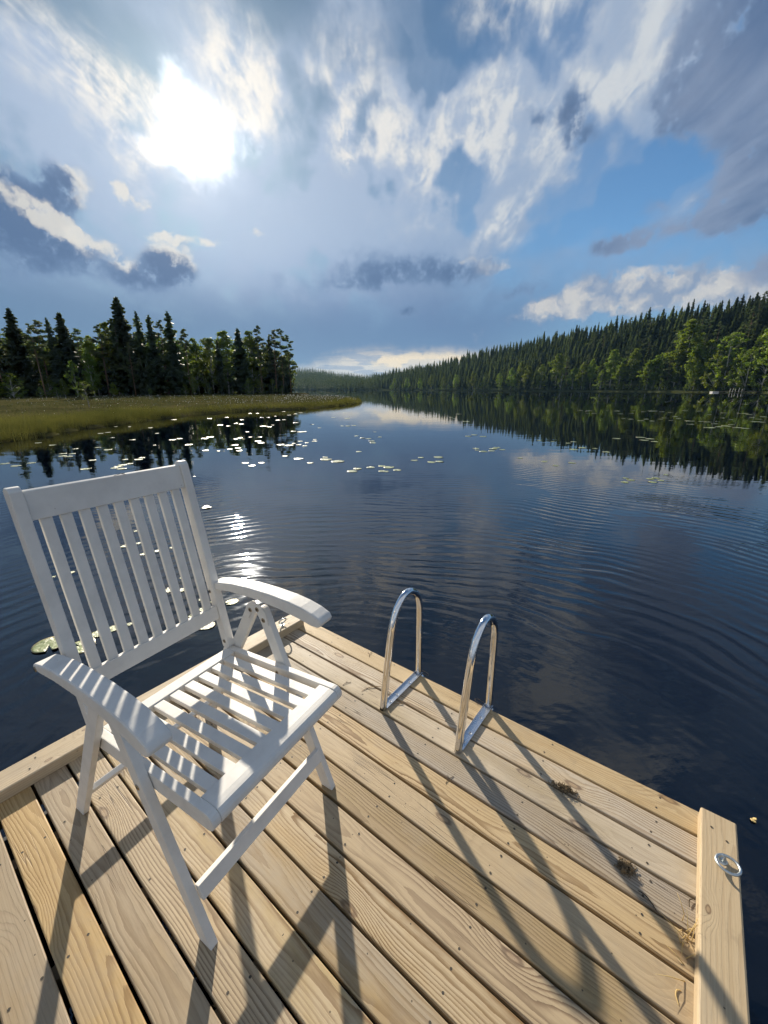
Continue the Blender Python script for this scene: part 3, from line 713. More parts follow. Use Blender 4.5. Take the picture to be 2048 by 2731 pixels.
def make_birch(i, h, wide=0.22, low=0.16, leaf=0.31, per=62, shape=0.8, n=135):
    r = np.random.default_rng(200 + i); C, RR, limbs = [], [], []
    lob = [(r.uniform(0, 6.3), r.uniform(0.55, 1.25)) for _ in range(6)]
    for q in range(n):
        t = r.uniform(0, 1) ** 0.85; zz = h * (low + (0.97 - low) * t)
        prof = (math.sin(math.pi * (0.10 + 0.88 * t ** shape))) ** 0.75
        a = r.uniform(0, 2*np.pi); lb = 1 + 0.28 * math.sin(2 * a + lob[0][0] + 3 * t) + 0.18 * math.sin(3 * a + 6 * t + lob[1][0])
        L = h * wide * prof * lb * r.uniform(0.35, 1.0)
        p = np.array([math.cos(a) * L, math.sin(a) * L, zz]); C.append(p); RR.append((0.35 + 0.045 * h) * r.uniform(0.35, 0.95) * (0.7 + 0.3 * prof))
        if q % 4 == 0: limbs.append(((0, 0, max(zz - L * 1.1, h * 0.1)), tuple(p), 0.02 + 0.012 * L))
    C.append([0, 0, h * 0.96]); RR.append(0.5)
    V_ = clumps(C, RR, per, leaf, r, 0.8, 0.2)
    return (trunk_mesh('birch_trunk', h, 0.0085 * h, M['birchbark'], r, 0.93, 0.012, limbs), crown_obj_mesh('birch_crown', V_, M['birch']))

SPR = [make_spruce(i, 20.0, rb, **kw) for i, (rb, kw) in enumerate([(3.1, dict(dens=1.2)), (2.7, dict(ragged=0.34, gap=0.46)), (3.6, dict(start=0.03, dens=1.25)), (2.9, dict(start=0.10, ragged=0.40, gap=0.5)), (2.3, dict(gap=0.45))])]
PIN = [make_pine(0, 18, 0.42), make_pine(1, 18, 0.52, 0.13, 22), make_pine(2, 18, 0.30, 0.17, 30), make_pine(3, 18, 0.62, 0.10, 18)]
BIR = [make_birch(0, 14), make_birch(1, 14, 0.17, 0.10), make_birch(2, 14, 0.27, 0.06, shape=0.65, n=80), make_birch(3, 16, 0.15, 0.22), make_birch(4, 12, 0.33, 0.03, shape=0.6, n=90)]
HT = {'spruce': 20.0, 'pine': 18.0, 'birch': 14.0}
PROTO = {'spruce': SPR, 'pine': PIN, 'birch': BIR}
def plant(kind, var, loc, h, wide=1.0, label=None, group=None, rz=None, cat=None):
    tr, cr = PROTO[kind][var % len(PROTO[kind])]
    H0 = 16.0 if (kind == 'birch' and var % 5 == 3) else 12.0 if (kind == 'birch' and var % 5 == 4) else HT[kind]
    e = empty(kind + '_tree', loc, random.uniform(0, 6.28) if rz is None else rz)
    s = h / H0; e.scale = (s * wide, s * wide, s)
    link('trunk', tr, e); link('crown', cr, e)
    tag(e, label or kind + ' tree', cat or kind + ' tree', group)
    return e
def gz(x, y): return float(bog_z(np.array([[x, y]]))[0])

# --- left shore wood: (bearing in photo px, top height / 1070 px, kind, variant, distance, width, label)
def base_d(X): return float(np.interp(X, [-200, 0, 400, 790], [72, 82, 108, 150]))
LEFT = [
 (10, 182, 'pine', 3, 0, 0.9, 'thin bare pine at the far left edge, taller than the trees around it'),
 (75, 190, 'spruce', 2, 2, 1.15, 'broad shaggy spruce with a long thin tip, second tree from the left edge'),
 (118, 150, 'pine', 1, -2, 1.0, 'leaning pine with a bare stem below the shaggy spruce'),
 (135, 162, 'pine', 0, 6, 1.0, 'bushy topped pine between the two broad spruces on the left'),
 (165, 168, 'spruce', 3, 3, 1.0, 'ragged spruce left of the spruce under the light streak'),
 (198, 180, 'spruce', 0, 4, 1.3, 'wide dark spruce with double shoulders at the left of the wood'),
 (232, 143, 'pine', 0, 8, 1.0, 'lower pine right of the wide double shouldered spruce'),
 (262, 128, 'birch', 1, 4, 1.0, 'pale green birch in the dip left of the tallest tree'),
 (290, 148, 'pine', 1, 0, 1.0, 'slim pine with a small tufted head left of the tallest tree'),
 (310, 158, 'birch', 3, 6, 1.0, 'tall light birch leaning against the tallest tree of the left wood'),
 (352, 214, 'spruce', 2, 0, 1.25, 'tallest spruce of the left shore wood'),
 (330, 150, 'spruce', 3, -3, 1.2, 'dark spruce filling the foot of the tallest tree'),
 (395, 182, 'spruce', 3, 3, 0.95, 'ragged dark spruce next right of the tallest spruce'),
 (425, 174, 'spruce', 1, 5, 1.0, 'slender spruce midway between the tallest spruce and its pointed neighbour'),
 (450, 158, 'pine', 1, 6, 1.0, 'open crowned pine left of the pointed spruce'),
 (475, 182, 'spruce', 1, 0, 1.15, 'pointed spruce, second tallest of the left wood'),
 (508, 140, 'pine', 3, -2, 1.0, 'thin stemmed pine standing forward right of the pointed spruce'),
 (530, 122, 'birch', 1, 4, 1.1, 'light green birch in the lower gap of the wood'),
 (570, 122, 'birch', 0, 0, 1.2, 'round pale birch at the left of the lower gap'),
 (610, 138, 'birch', 3, 3, 1.5, 'tall pale birch with feathery top in the right half of the wood'),
 (592, 118, 'spruce', 4, -4, 1.0, 'small dark spruce in front of the feathery birch'),
 (648, 144, 'spruce', 0, 0, 1.2, 'dense dark spruce in the right half of the left wood'),
 (675, 138, 'birch', 1, 4, 1.3, 'light birch behind the dense dark spruce'),
 (700, 146, 'pine', 1, 0, 0.9, 'lone headed pine rising above the right end of the wood'),
 (728, 130, 'spruce', 3, 2, 1.0, 'short spruce under the last pines on the point'),
 (738, 138, 'pine', 2, -2, 0.9, 'dense pine, third from the right end of the wood'),
 (757, 142, 'pine', 0, 0, 0.8, 'tall pine, second from the right end of the wood'),
 (776, 126, 'pine', 2, 1, 0.8, 'last pine at the right end of the left wood, its crown leaning over the water'),
 (360, 110, 'pine', 2, -6, 0.7, 'small yellowish pine in front of the tallest spruce'),
 (385, 84, 'spruce', 4, -8, 1.0, 'young spruce at the edge of the bog below the tallest tree'),
 (250, 96, 'birch', 1, -4, 0.8, 'small light birch at the foot of the wood with bare stems'),
 (205, 70, 'birch', 2, -6, 0.7, 'low green bush like birch at the bog edge'),
]
for X, top, kind, var, dd, wd, lab in LEFT:
    d = base_d(X) + dd; x = d * tan_az(X); g_ = gz(x, d)
    plant(kind, var, (x, d, g_ - 0.1), d * top / 1070 + 1.6 - g_, wd, lab + '' , 'trees of the left shore wood')
fill = 0
for X in range(-150, 785, 11):
    for rr in range(2):
        Xj = X + random.uniform(-8, 8); dd = random.uniform(8, 17) if rr == 0 else random.uniform(18, 38)
        d = base_d(Xj) + dd; x = d * tan_az(Xj)
        if Xj > 770: continue
        top = np.interp(Xj, [-150, 0, 100, 200, 262, 350, 480, 550, 640, 740, 785], [150, 140, 140, 140, 112, 140, 132, 100, 115, 112, 104]) * random.uniform(0.72, 0.98)
        kd = random.choice(['spruce', 'pine', 'pine', 'birch', 'spruce', 'spruce']); g_ = gz(x, d)
        plant(kd, random.randrange(5), (x, d, g_ - 0.1), d * top / 1070 + 1.6 - g_, random.uniform(0.95, 1.35),
              {'spruce': 'dark spruce standing deeper inside the left shore wood', 'pine': 'pine standing deeper inside the left shore wood', 'birch': 'light birch standing deeper inside the left shore wood'}[kd], 'deeper %s trees of the left wood' % kd)
for i in range(46):
    X = random.uniform(-120, 770); d = base_d(X) + random.uniform(-6, 3); x = d * tan_az(X); g_ = gz(x, d)
    plant(random.choice(['birch', 'birch', 'spruce']), random.choice([2, 4, 1]), (x, d, g_ - 0.1), random.uniform(1.8, 5.5), random.uniform(1.0, 1.7), 'low bushy sapling at the foot of the left shore wood', 'saplings at the foot of the left wood', cat='sapling')
# lone bog pine
r = np.random.default_rng(55); e = empty('bog_pine', (41 * tan_az(228), 41, gz(41 * tan_az(228), 41)))
lm = [((0, 0, 0.5 + 0.22 * i), (0.7 * math.cos(i * 2.3) * (1 - i * .08), 0.7 * math.sin(i * 2.3) * (1 - i * .08), 0.75 + 0.22 * i), 0.016) for i in range(8)]
link('trunk', trunk_mesh('bog_pine_trunk', 2.4, 0.04, M['deadwood'], r, 0.95, 0.02, lm), e)
link('crown', crown_obj_mesh('bog_pine_crown', clumps([np.array(b) for a, b, c in lm] + [np.array((0, 0, 2.3))], [0.26] * 9, 260, 0.10, r, 0.7), M['pine']), e)
tag(e, 'small lone crooked pine standing on the open bog', 'pine tree')

# --- right hillside: rows from the shore to the ridge
spots = []
for X in np.arange(985, 2330, 1.0):
    pass
for row in range(11):
    w = row / 9.0; X = 988.0 + random.uniform(0, 20)
    while X < 2330:
        s, rd = shore(X), ridge_d(X); d = s + 16 + (rd - s - 8) * w + random.uniform(-13, 13)
        h = random.triangular(11, 25, 19) * (0.86 if row < 2 else 1.0) * (0.92 + 0.12 * (X > 1500))
        if random.random() < 0.05: h *= 1.15
        spots.append((X, d, h))
        step = random.uniform(3.4, 6.6) / d * 1070
        X += max(step, 6.0)
spots = [(X, d, h, d * tan_az(X), land_z(X, d)) for X, d, h in spots]
spots.sort(key=lambda q: -q[2] / q[1])
inview = [q for q in spots if q[0] < 2085]
indiv = inview[:250]; ids = set(id(q) for q in indiv); rest = [q for q in spots if id(q) not in ids]
for i, (X, d, h, x, zz) in enumerate(indiv):
    kd, vr = ('pine', random.choice([0, 2])) if random.random() < 0.16 else ('spruce', random.randrange(5))
    e = plant(kd, vr, (x, d, zz - 0.3), h, random.uniform(0.9, 1.3), {'pine': 'rounder crowned pine among the pointed spruces on the right hillside', 'spruce': 'dark pointed spruce in the forest climbing the right hillside'}[kd], {'pine': 'pines of the right hillside', 'spruce': 'spruces of the right hillside'}[kd])
# the smaller remaining ones and the far ridge: one mass
def low_spruce(seed, h, Rb, nb=5, layers=11):
    r = np.random.default_rng(seed); Q = []
    for L_ in range(layers):
        t = (L_ + 0.3) / layers; Rr = Rb * (1 - t) ** 0.8 + 0.1
        for b in range(nb):
            a = 2*np.pi * (b + r.uniform(-.4, .4)) / nb + L_; l = Rr * r.uniform(0.7, 1.25)
            d = np.array([math.cos(a), math.sin(a), 0.0]); s_ = np.array([-d[1], d[0], 0.0]); c = d * l * 0.5 + [0, 0, h * (0.04 + 0.93 * t) - 0.2 * l]
            Q.append(quads(c[None], (d * l * 0.5 + [0, 0, -0.22 * l])[None], (s_ * l * 0.42 + [0, 0, r.normal(0, .12)])[None]))
            Q.append(quads((c + [0, 0, -0.2])[None], (d * l * 0.5 + [0, 0, -0.25 * l])[None], np.array([[s_[0] * .2, s_[1] * .2, h * 0.04]])))
    Q.append(quads(np.array([[0, 0, h * 0.95]]), np.array([[0.12, 0.08, 0]]), np.array([[0, 0, h * 0.07]])))
    return np.vstack(Q)
LOW = [low_spruce(900 + i, 20.0, rb, 5, ly) for i, (rb, ly) in enumerate([(3.2, 12), (2.7, 11), (3.7, 12), (2.5, 10)])]
def massed(items, lows):
    out = []
    for X, d, h, x, zz in items:
        q = lows[random.randrange(len(lows))]; a = random.uniform(0, 6.28); s_ = h / 20.0; w_ = s_ * random.uniform(0.9, 1.4)
        c, sn = math.cos(a), math.sin(a); m_ = np.array([[c * w_, sn * w_, 0], [-sn * w_, c * w_, 0], [0, 0, s_]])
        out.append(q @ m_ + np.array([x, d, zz - 0.3]))
    return np.vstack(out)
tag(link('hillside_forest', crown_obj_mesh('hillside_forest', massed(rest, LOW), M['spruce'])), 'dense dark conifer forest filling the right hillside behind the nearer trees', 'forest', kind='stuff')
far = []
for row in range(16):
    X = 560.0
    while X < 1010:
        s, rd = shore(X), ridge_d(X); d = s + 6 + (rd - s) * (row / 14.0) ** 1.1 + random.uniform(-8, 8)
        far.append((X, d, random.uniform(12, 20), d * tan_az(X), land_z(X, d))); X += random.uniform(3.0, 6.0)
tag(link('far_ridge_forest', crown_obj_mesh('far_ridge_forest', massed(far, [low_spruce(950 + i, 20.0, 3.0, 4, 6) for i in range(3)]), M['spruce'])), 'bluish conifer forest on the low far ridge beyond the water', 'forest', kind='stuff')

# --- broadleaves along the right shore: (bearing, height in photo px, variant, width, setback, label)
SHORE = [(1052, 22, 0, 1, 4), (1085, 24, 1, 1.1, 4), (1120, 22, 0, 1.1, 4), (1150, 30, 3, 1.0, 6), (1182, 26, 1, 1, 5), (1215, 30, 0, 1.1, 6), (1260, 40, 3, 1.1, 4), (1290, 26, 2, 0.9, 3), (1330, 34, 0, 1.0, 5), (1362, 46, 1, 1.2, 7), (1385, 60, 3, 1.1, 8),
 (1405, 52, 0, 1.2, 4), (1440, 54, 1, 1.2, 6), (1480, 76, 3, 1.4, 10), (1495, 46, 2, 1.0, 3), (1525, 46, 0, 1.1, 5), (1550, 62, 1, 1.0, 4), (1572, 66, 3, 1.0, 6), (1600, 44, 2, 0.9, 3), (1625, 86, 3, 1.3, 9), (1648, 58, 0, 1.0, 3), (1680, 90, 3, 1.2, 7), (1722, 66, 0, 1.1, 3), (1740, 74, 1, 1.2, 7),
 (1757, 38, 2, 0.9, 2), (1808, 146, 3, 1.5, 14), (1795, 92, 1, 1.1, 9), (1838, 100, 1, 1.0, 6), (1848, 62, 0, 0.8, 2), (1872, 104, 0, 1.2, 10), (1868, 62, 3, 0.9, 3), (1925, 128, 2, 1.1, 6), (1900, 92, 4, 0.9, 2), (1962, 92, 4, 0.8, 3), (1985, 100, 2, 1.0, 2), (2012, 132, 2, 1.15, 10), (2030, 116, 4, 1.0, 4), (2062, 150, 2, 1.2, 8)]
SHLAB = {1808: 'tall yellow green birch towering over its shore neighbours', 1925: 'big rounded light green tree left above the little jetty', 2062: 'largest bright green tree at the right edge of the shore', 1680: 'upright pale birch standing apart midway along the shore', 1985: 'bright green tree overhanging the jetty', 2012: 'rounded bright tree second from the right edge',
         1722: 'spreading yellow green birch with a gap to its left', 1625: 'tall slim birch on the middle of the shore', 1480: 'pale tall birch against the dark hillside', 2030: 'bright low spreading tree near the right edge', 1260: 'lone narrow pale birch by the waterline far along the shore', 1872: 'rounded grey green tree next to the dark gap'}
for X, hp, var, wd, sb in SHORE:
    d = shore(X) + sb; zz = land_z(X, d); h = (hp + 6) / 1070 * d
    lab = SHLAB.get(X) or ('small light green birch along the far part of the right shore' if X < 1330 else 'light green birch among the broadleaves below the right hillside' if X < 1780 else 'light green broadleaf tree near the jetty shore')
    plant('birch', var, (d * tan_az(X), d, zz - 0.2), h, wd * 1.15, lab, 'broadleaf trees along the right shore' + ('' if X in SHLAB else ', far part' if X < 1330 else ', middle part' if X < 1780 else ', jetty part'), cat='birch tree')
for X in list(range(1040, 2100, 13)):
    X = X + random.uniform(-8, 8); d = shore(X) + random.uniform(1.5, 4); hh = random.uniform(2.5, 6.5) * (0.8 + d / 900)
    plant('birch', random.choice([2, 4]), (d * tan_az(X), d, land_z(X, d) - 0.2), hh, random.uniform(0.9, 1.3), 'low green bush at the waterline below the right hillside', 'waterline bushes of the right shore', cat='bush')
# ------------------------------------------------------------------ floating dock
random.seed(11)
DOCK0 = Vector((-0.0569, 2.1623, 0.0)); DANG = R(-37.52)
dock = tag(empty('floating_dock', DOCK0, DANG), 'pale wooden floating dock of wide boards with raised edge beams', 'dock')
T0, T1, SEND = -0.72, 1.742, 4.6            # along the front edge, and depth towards the viewer
PITCH, GAP, TH = 0.1215, 0.0098, 0.028
def plank(bm, uvl, al, t0, t1, s0, s1, z0, z1, rnd, long='t', ch=0.004, wave=0.0):
    """one sawn board with eased long edges, UV in metres along / across"""
    prof = [(-1, z0), (1, z0), (1, z1 - ch), (1 - 0, z1), (-1, z1)]
    w = (s1 - s0) if long == 't' else (t1 - t0); L0, L1 = (t0, t1) if long == 't' else (s0, s1); c = ((s0 + s1) if long == 't' else (t0 + t1)) / 2
    h = w / 2
    pr = [(-h, z0), (h, z0), (h, z1 - ch), (h - ch * 0.35, z1 - ch * 0.3), (h - ch, z1), (-h + ch, z1), (-h + ch * 0.35, z1 - ch * 0.3), (-h, z1 - ch)]
    nseg = 10; rings = []
    for i in range(nseg + 1):
        l = L0 + (L1 - L0) * i / nseg; dz = wave * math.sin(i * 1.3 + rnd * 20); ds = wave * 0.8 * math.sin(i * 0.9 + rnd * 33)
        ring = []
        for a, z in pr:
            p = (l, -(c + a + ds), z + dz) if long == 't' else (c + a + ds, -l, z + dz)
            v = bm.verts.new(p); v[al] = rnd; ring.append((v, l, a, z))
        rings.append(ring)
    n = len(pr)
    def uvset(f, data):
        for lp in f.loops:
            l, a, z = data[lp.vert]; lp[uvl].uv = (l, a + (z1 - z if abs(a) > h - ch * 0.5 else 0))
    for i in range(nseg):
        for k_ in range(n):
            q = (rings[i][k_], rings[i][(k_+1) % n], rings[i+1][(k_+1) % n], rings[i+1][k_])
            f = bm.faces.new([x[0] for x in q]); f.smooth = False; uvset(f, {x[0]: x[1:] for x in q})
    for rg in (rings[0][::-1], rings[-1]):
        f = bm.faces.new([x[0] for x in rg])
        for lp in f.loops:
            dd = {x[0]: x[1:] for x in rg}[lp.vert]; lp[uvl].uv = (dd[1] * 0.3, dd[2])
    return rings
bm = bmesh.new(); uvl = bm.loops.layers.uv.new('UVMap'); al = bm.verts.layers.float.new('board')
s = -0.006; i = 0; screws = []
while s < SEND:
    rnd = (i * 0.6180339 + 0.137 * (i % 3) + 0.05) % 1.0
    w = PITCH - GAP + random.uniform(-0.001, 0.001)
    plank(bm, uvl, al, T0 + 0.002, T1 - 0.002, s, s + w, -TH, 0.0, rnd, 't', 0.004, 0.0008)
    for jt in (-0.30, 0.16, 0.62, 1.08, 1.50):
        for q in (0.22, 0.78): screws.append((jt + random.uniform(-0.012, 0.012), s + w * q + random.uniform(-0.006, 0.006)))
    s += PITCH; i += 1
SEND = s
for t_, s_ in screws:                                    # countersunk screw heads belong to the decking surface
    c = Vector((t_, -s_, 0.0006)); n_ = 8
    vs = [bm.verts.new(c + Vector((math.cos(2*math.pi*k_/n_), math.sin(2*math.pi*k_/n_), 0)) * 0.0042) for k_ in range(n_)]
    f = bm.faces.new(vs); f.material_index = 1
me = bm_mesh('decking', bm, [M['deck'], M['boltdark']])
link('decking', me, dock)
def beam_part(t0, t1, s0, rnd, lab):
    bm = bmesh.new(); uvl = bm.loops.layers.uv.new('UVMap'); al = bm.verts.layers.float.new('board')
    plank(bm, uvl, al, t0, t1, s0, SEND, 0.001, 0.052, rnd, 's', 0.006, 0.0006)
    for k_ in range(6):
        for q in ((0.3, 0.03), (0.7, 0.06)):
            c = Vector((t0 + (t1 - t0) * q[0], -(s0 + 0.04 + q[1] + k_ * 0.7), 0.0526 + 0.0006))
            vs = [bm.verts.new(c + Vector((math.cos(2*math.pi*a/8), math.sin(2*math.pi*a/8), 0)) * 0.004) for a in range(8)]
            bm.faces.new(vs).material_index = 1
    o = link('edge_beam', bm_mesh('edge_beam', bm, [M['beam'], M['boltdark']]), dock); o['label'] = lab
    return o
beamL = beam_part(-0.722, -0.598, 0.058, 0.31, 'raised edge beam along the left side behind the chair')
beamR = beam_part(1.634, 1.742, 0.020, 0.83, 'raised edge beam with a mooring ring along the right side')
def mooring_ring(parent, t, s, z, rad, tilt, rz):
    bm = bmesh.new()
    tube(bm, [(t + 0.0, -s, z - 0.02), (t, -s, z + 0.012), (t - 0.007, -s, z + 0.022), (t - 0.014, -s, z + 0.012), (t - 0.014, -s, z - 0.02)], 0.0042, 8)
    disc(bm, (t - 0.007, -s, z), (0, 0, 1), 0.017, 0.003, 14)
    Mx = Matrix.Translation((t - 0.007, -s, z + 0.018)) @ Matrix.Rotation(rz, 4, 'Z') @ Matrix.Rotation(tilt, 4, 'Y')
    tube(bm, [Mx @ Vector((rad + math.cos(2*math.pi*a/28) * rad - 0.004, math.sin(2*math.pi*a/28) * rad, 0)) for a in range(28)], 0.0046, 8, closed=True)
    link('mooring_ring', bm_mesh('mooring_ring', bm, M['galv']), parent)
mooring_ring(beamR, 1.700, 0.205, 0.052, 0.032, R(-4), R(-62))
mooring_ring(beamL, -0.648, 0.20, 0.052, 0.026, R(-60), R(-10))
bm = bmesh.new()
for jt in (-0.68, -0.30, 0.16, 0.62, 1.08, 1.50, 1.70):
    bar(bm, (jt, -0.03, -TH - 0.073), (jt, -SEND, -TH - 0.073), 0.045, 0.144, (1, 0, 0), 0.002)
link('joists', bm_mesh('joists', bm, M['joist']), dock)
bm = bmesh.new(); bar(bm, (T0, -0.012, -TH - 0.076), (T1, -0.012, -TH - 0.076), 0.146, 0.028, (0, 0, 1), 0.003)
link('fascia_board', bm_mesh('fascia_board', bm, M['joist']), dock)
for tt in (-0.42, 1.42):
    bm = bmesh.new(); bar(bm, (tt, -0.12, -0.36), (tt, -SEND + 0.1, -0.36), 0.5, 0.30, (1, 0, 0), 0.04)
    link('float', bm_mesh('float', bm, M['float']), dock)

# ------------------------------------------------------------------ bathing ladder
ladder = tag(empty('bathing_ladder', DOCK0, DANG), 'bathing ladder of two polished steel hoop handrails at the dock edge', 'ladder')
def rail_path():
    a = [(0.0, 0.0), (0.022, 0.15), (0.047, 0.30), (0.072, 0.43)]
    arc = [(0.092, 0.496), (0.122, 0.545), (0.165, 0.580), (0.215, 0.590), (0.262, 0.572), (0.300, 0.535), (0.322, 0.485), (0.331, 0.43)]
    b = [(0.335, 0.30), (0.339, 0.15), (0.342, 0.0)]
    P = a + arc + b; out = []
    for i in range(len(P) - 1):                       # Catmull-Rom
        p0, p1, p2, p3 = P[max(i-1, 0)], P[i], P[i+1], P[min(i+2, len(P)-1)]
        for q in range(4):
            t = q / 4; f = lambda a, b, c, d: 0.5 * (2*b + (c-a)*t + (2*a-5*b+4*c-d)*t*t + (-a+3*b-3*c+d)*t**3)
            out.append((f(p0[0], p1[0], p2[0], p3[0]), f(p0[1], p1[1], p2[1], p3[1])))
    return out + [P[-1]]
def rail_mesh():
    bm = bmesh.new(); tube(bm, [(0, y, z + 0.002) for y, z in rail_path()], 0.0185, 18); return bm_mesh('handrail', bm, M['steel'])
def plate_mesh():
    bm = bmesh.new()
    prism(bm, [(-0.021, 0.001), (0.021, 0.001), (0.021, 0.014), (0.019, 0.014), (0.019, 0.005), (-0.019, 0.005), (-0.019, 0.014), (-0.021, 0.014)], 0.016, 0.352, lambda a, b, c: (a, c, b), 0)
    return bm_mesh('mounting_plate', bm, M['plate'])
def bolt_mesh():
    bm = bmesh.new(); disc(bm, (0, 0, 0.005), (0, 0, 1), 0.0085, 0.0045, 14); disc(bm, (0, 0, 0.0098), (0, 0, 1), 0.0038, 0.0003, 6, 1)
    return bm_mesh('plate_bolt', bm, [M['plate'], M['boltdark']])
rm, pm, bmh = rail_mesh(), plate_mesh(), bolt_mesh()
def lower_mesh():                                      # the part that hangs down in the water
    bm = bmesh.new(); tube(bm, [(0, 0.342, 0.0), (0, 0.385, -0.06), (0, 0.40, -0.16), (0, 0.40, -1.3)], 0.0185, 14); return bm_mesh('lower_rail', bm, M['steel'])
lwm = lower_mesh()
for tt, s0, lab in ((0.322, 0.334, 'left hoop handrail'), (0.752, 0.326, 'right hoop handrail, nearer the viewer')):
    h = link('handrail', rm, ladder, (tt, -s0, 0)); h['label'] = lab
    link('mounting_plate', pm, h)
    for y in (0.062, 0.125, 0.245): link('plate_bolt', bmh, h, (0, y, 0))
    link('lower_rail', lwm, h)
for q in range(3):
    bm = bmesh.new(); bar(bm, (0.325, 0.085, -0.62 - 0.24 * q), (0.749, 0.085, -0.62 - 0.24 * q), 0.07, 0.02, (0, 1, 0), 0.004)
    link('rung', bm_mesh('rung', bm, M['plate']), ladder)

# ------------------------------------------------------------------ folding garden chair
W = 0.601
UDIR = Vector((math.cos(R(59.27)), math.sin(R(59.27)), 0)); VDIR = Vector((UDIR.y, -UDIR.x, 0))
FOOT = Vector((-0.5176, 0.7627, 0.0))
chair = tag(empty('garden_chair', FOOT + UDIR * (W / 2) - VDIR * 0.4, R(59.27)), 'white painted slatted folding garden chair standing on the dock', 'chair')
def cu(u, v, z): return Vector((u - W / 2, -(v + 0.4), z))
def side_prism(name, poly, u0, u1, bev=0.003, parent=chair, mat='white', seg=2):
    bm = bmesh.new(); prism(bm, poly, u0, u1, lambda v, z, u: cu(u, v, z), bev, seg)
    return link(name, bm_mesh(name, bm, M[mat]), parent)
def slant(v0, z0, v1, z1, w, cut0=True):
    """leg outline: horizontal foot, rounded top"""
    d = Vector((v1 - v0, z1 - z0)).normalized(); n = Vector((d.y, -d.x)); hw = w / 2; k_ = hw / abs(n.x)
    P = [(v0 - k_, z0), (v0 + k_, z0)] if n.x > 0 else [(v0 + k_, z0), (v0 - k_, z0)]
    top = []
    for a in range(7):
        th = math.pi * a / 6; top.append((v1 + n.x * hw * math.cos(th) + d.x * hw * math.sin(th) * 0.8, z1 + n.y * hw * math.cos(th) + d.y * hw * math.sin(th) * 0.8))
    return P + top
def bolt(parent, u, v, z, out, r=0.0105):
    bm = bmesh.new(); c = cu(u, v, z); nn = Vector((out, 0, 0)); disc(bm, c, nn, r, 0.002, 14, 0); disc(bm, c + nn * 0.0018, nn, r * 0.55, 0.0006, 10, 1)
    link('bolt', bm_mesh('bolt', bm, [M['bolt'], M['boltdark']]), parent)
FL = slant(-0.022, 0, -0.315, 0.745, 0.052); RL = slant(-0.800, 0, -0.372, 0.745, 0.052)
for far in (0, 1):
    f = (lambda u: W - u) if far else (lambda u: u)
    fl = side_prism('front_leg', FL, f(-0.003), f(0.023)); rl = side_prism('rear_leg', RL, f(-0.001), f(0.021))
    # hinge cheek at the apex
    side_prism('hinge_plate', [(-0.415, 0.70), (-0.395, 0.755), (-0.36, 0.783), (-0.32, 0.780), (-0.285, 0.745), (-0.275, 0.695), (-0.31, 0.69), (-0.335, 0.735), (-0.372, 0.728), (-0.39, 0.695)], f(0.0235), f(0.0275), 0.001, fl)
    for v_, z_ in ((-0.333, 0.752), (-0.374, 0.738), (-0.302, 0.712)): bolt(fl, f(0.0275), v_, z_, -1 if far else 1)
    bolt(fl, f(-0.003), -0.226, 0.498, 1 if far else -1)
    # armrest: arched board, drooping round nose
    top = [(-0.600, 0.806), (-0.545, 0.822), (-0.46, 0.838), (-0.36, 0.848), (-0.25, 0.852), (-0.15, 0.850), (-0.085, 0.843), (-0.035, 0.832), (0.0, 0.818), (0.010, 0.803)]
    bot = [(0.006, 0.790), (-0.010, 0.781), (-0.04, 0.780), (-0.10, 0.791), (-0.20, 0.802), (-0.34, 0.806), (-0.46, 0.799), (-0.56, 0.785), (-0.60, 0.784), (-0.610, 0.793)]
    arm = side_prism('armrest', top + bot, (f(-0.026) if far else -0.054), (f(0.042) if far else 0.008), 0.008, chair, 'white', 3)
    bolt(arm, (f(-0.0265) if far else -0.0545), -0.588, 0.792, 1 if far else -1, 0.009)
    bolt(arm, f(0.053), -0.588, 0.775, -1 if far else 1, 0.007)
def cross(name, v, z, w, t, u0, u1, parent, tilt=0.0, bev=0.003, mat='white'):
    """board running across the chair; w along the tilted height, t thick"""
    c, s_ = math.cos(tilt), math.sin(tilt); P = [(-t/2, -w/2), (t/2, -w/2), (t/2, w/2), (-t/2, w/2)]
    P = [(v + a * c - b * s_, z + a * s_ + b * c) for a, b in P]
    return side_prism(name, P, u0, u1, bev, parent, mat)
cross('front_stretcher', -0.052, 0.166, 0.050, 0.022, 0.0235, W - 0.0235, chair, R(20))
cross('rear_stretcher', -0.728, 0.125, 0.034, 0.022, 0.0215, W - 0.0215, chair, R(-30))
# seat: slats, with the rails as its pieces
SR, SF = (-0.528, 0.488), (0.055, 0.528)        # centre line of the side rails
sl = Vector((SF[0] - SR[0], SF[1] - SR[1])); SL = sl.length; sl.normalize(); sn = Vector((-sl.y, sl.x))
def sp(a, b): return (SR[0] + sl.x * a + sn.x * b, SR[1] + sl.y * a + sn.y * b)
bm = bmesh.new(); NSL = 8; inner0, inner1 = 0.0505, W - 0.0505; pit = (inner1 - inner0 - 0.022) / NSL
for i in range(NSL):
    u0 = inner0 + 0.022 + i * pit
    prism(bm, [sp(0.055, 0.003), sp(SL - 0.055, 0.003), sp(SL - 0.055, 0.022), sp(0.055, 0.022)], u0, u0 + pit - 0.022, lambda v, z, u: cu(u, v, z), 0.0025)
seat = link('seat', bm_mesh('seat_slats', bm, M['white']), chair)
arcp = lambda ca, r, a0, a1, n: [sp(ca + r * math.cos(a0 + (a1 - a0) * q / n), r * math.sin(a0 + (a1 - a0) * q / n)) for q in range(n + 1)]
rail = arcp(SL - 0.003, 0.0285, -math.pi/2, math.pi/2, 8) + arcp(0.0, 0.0285, math.pi/2, 3*math.pi/2, 8)
side_prism('side_rail', rail, 0.0245, 0.0500, 0.003, seat); side_prism('side_rail', rail, W - 0.0500, W - 0.0245, 0.003, seat)
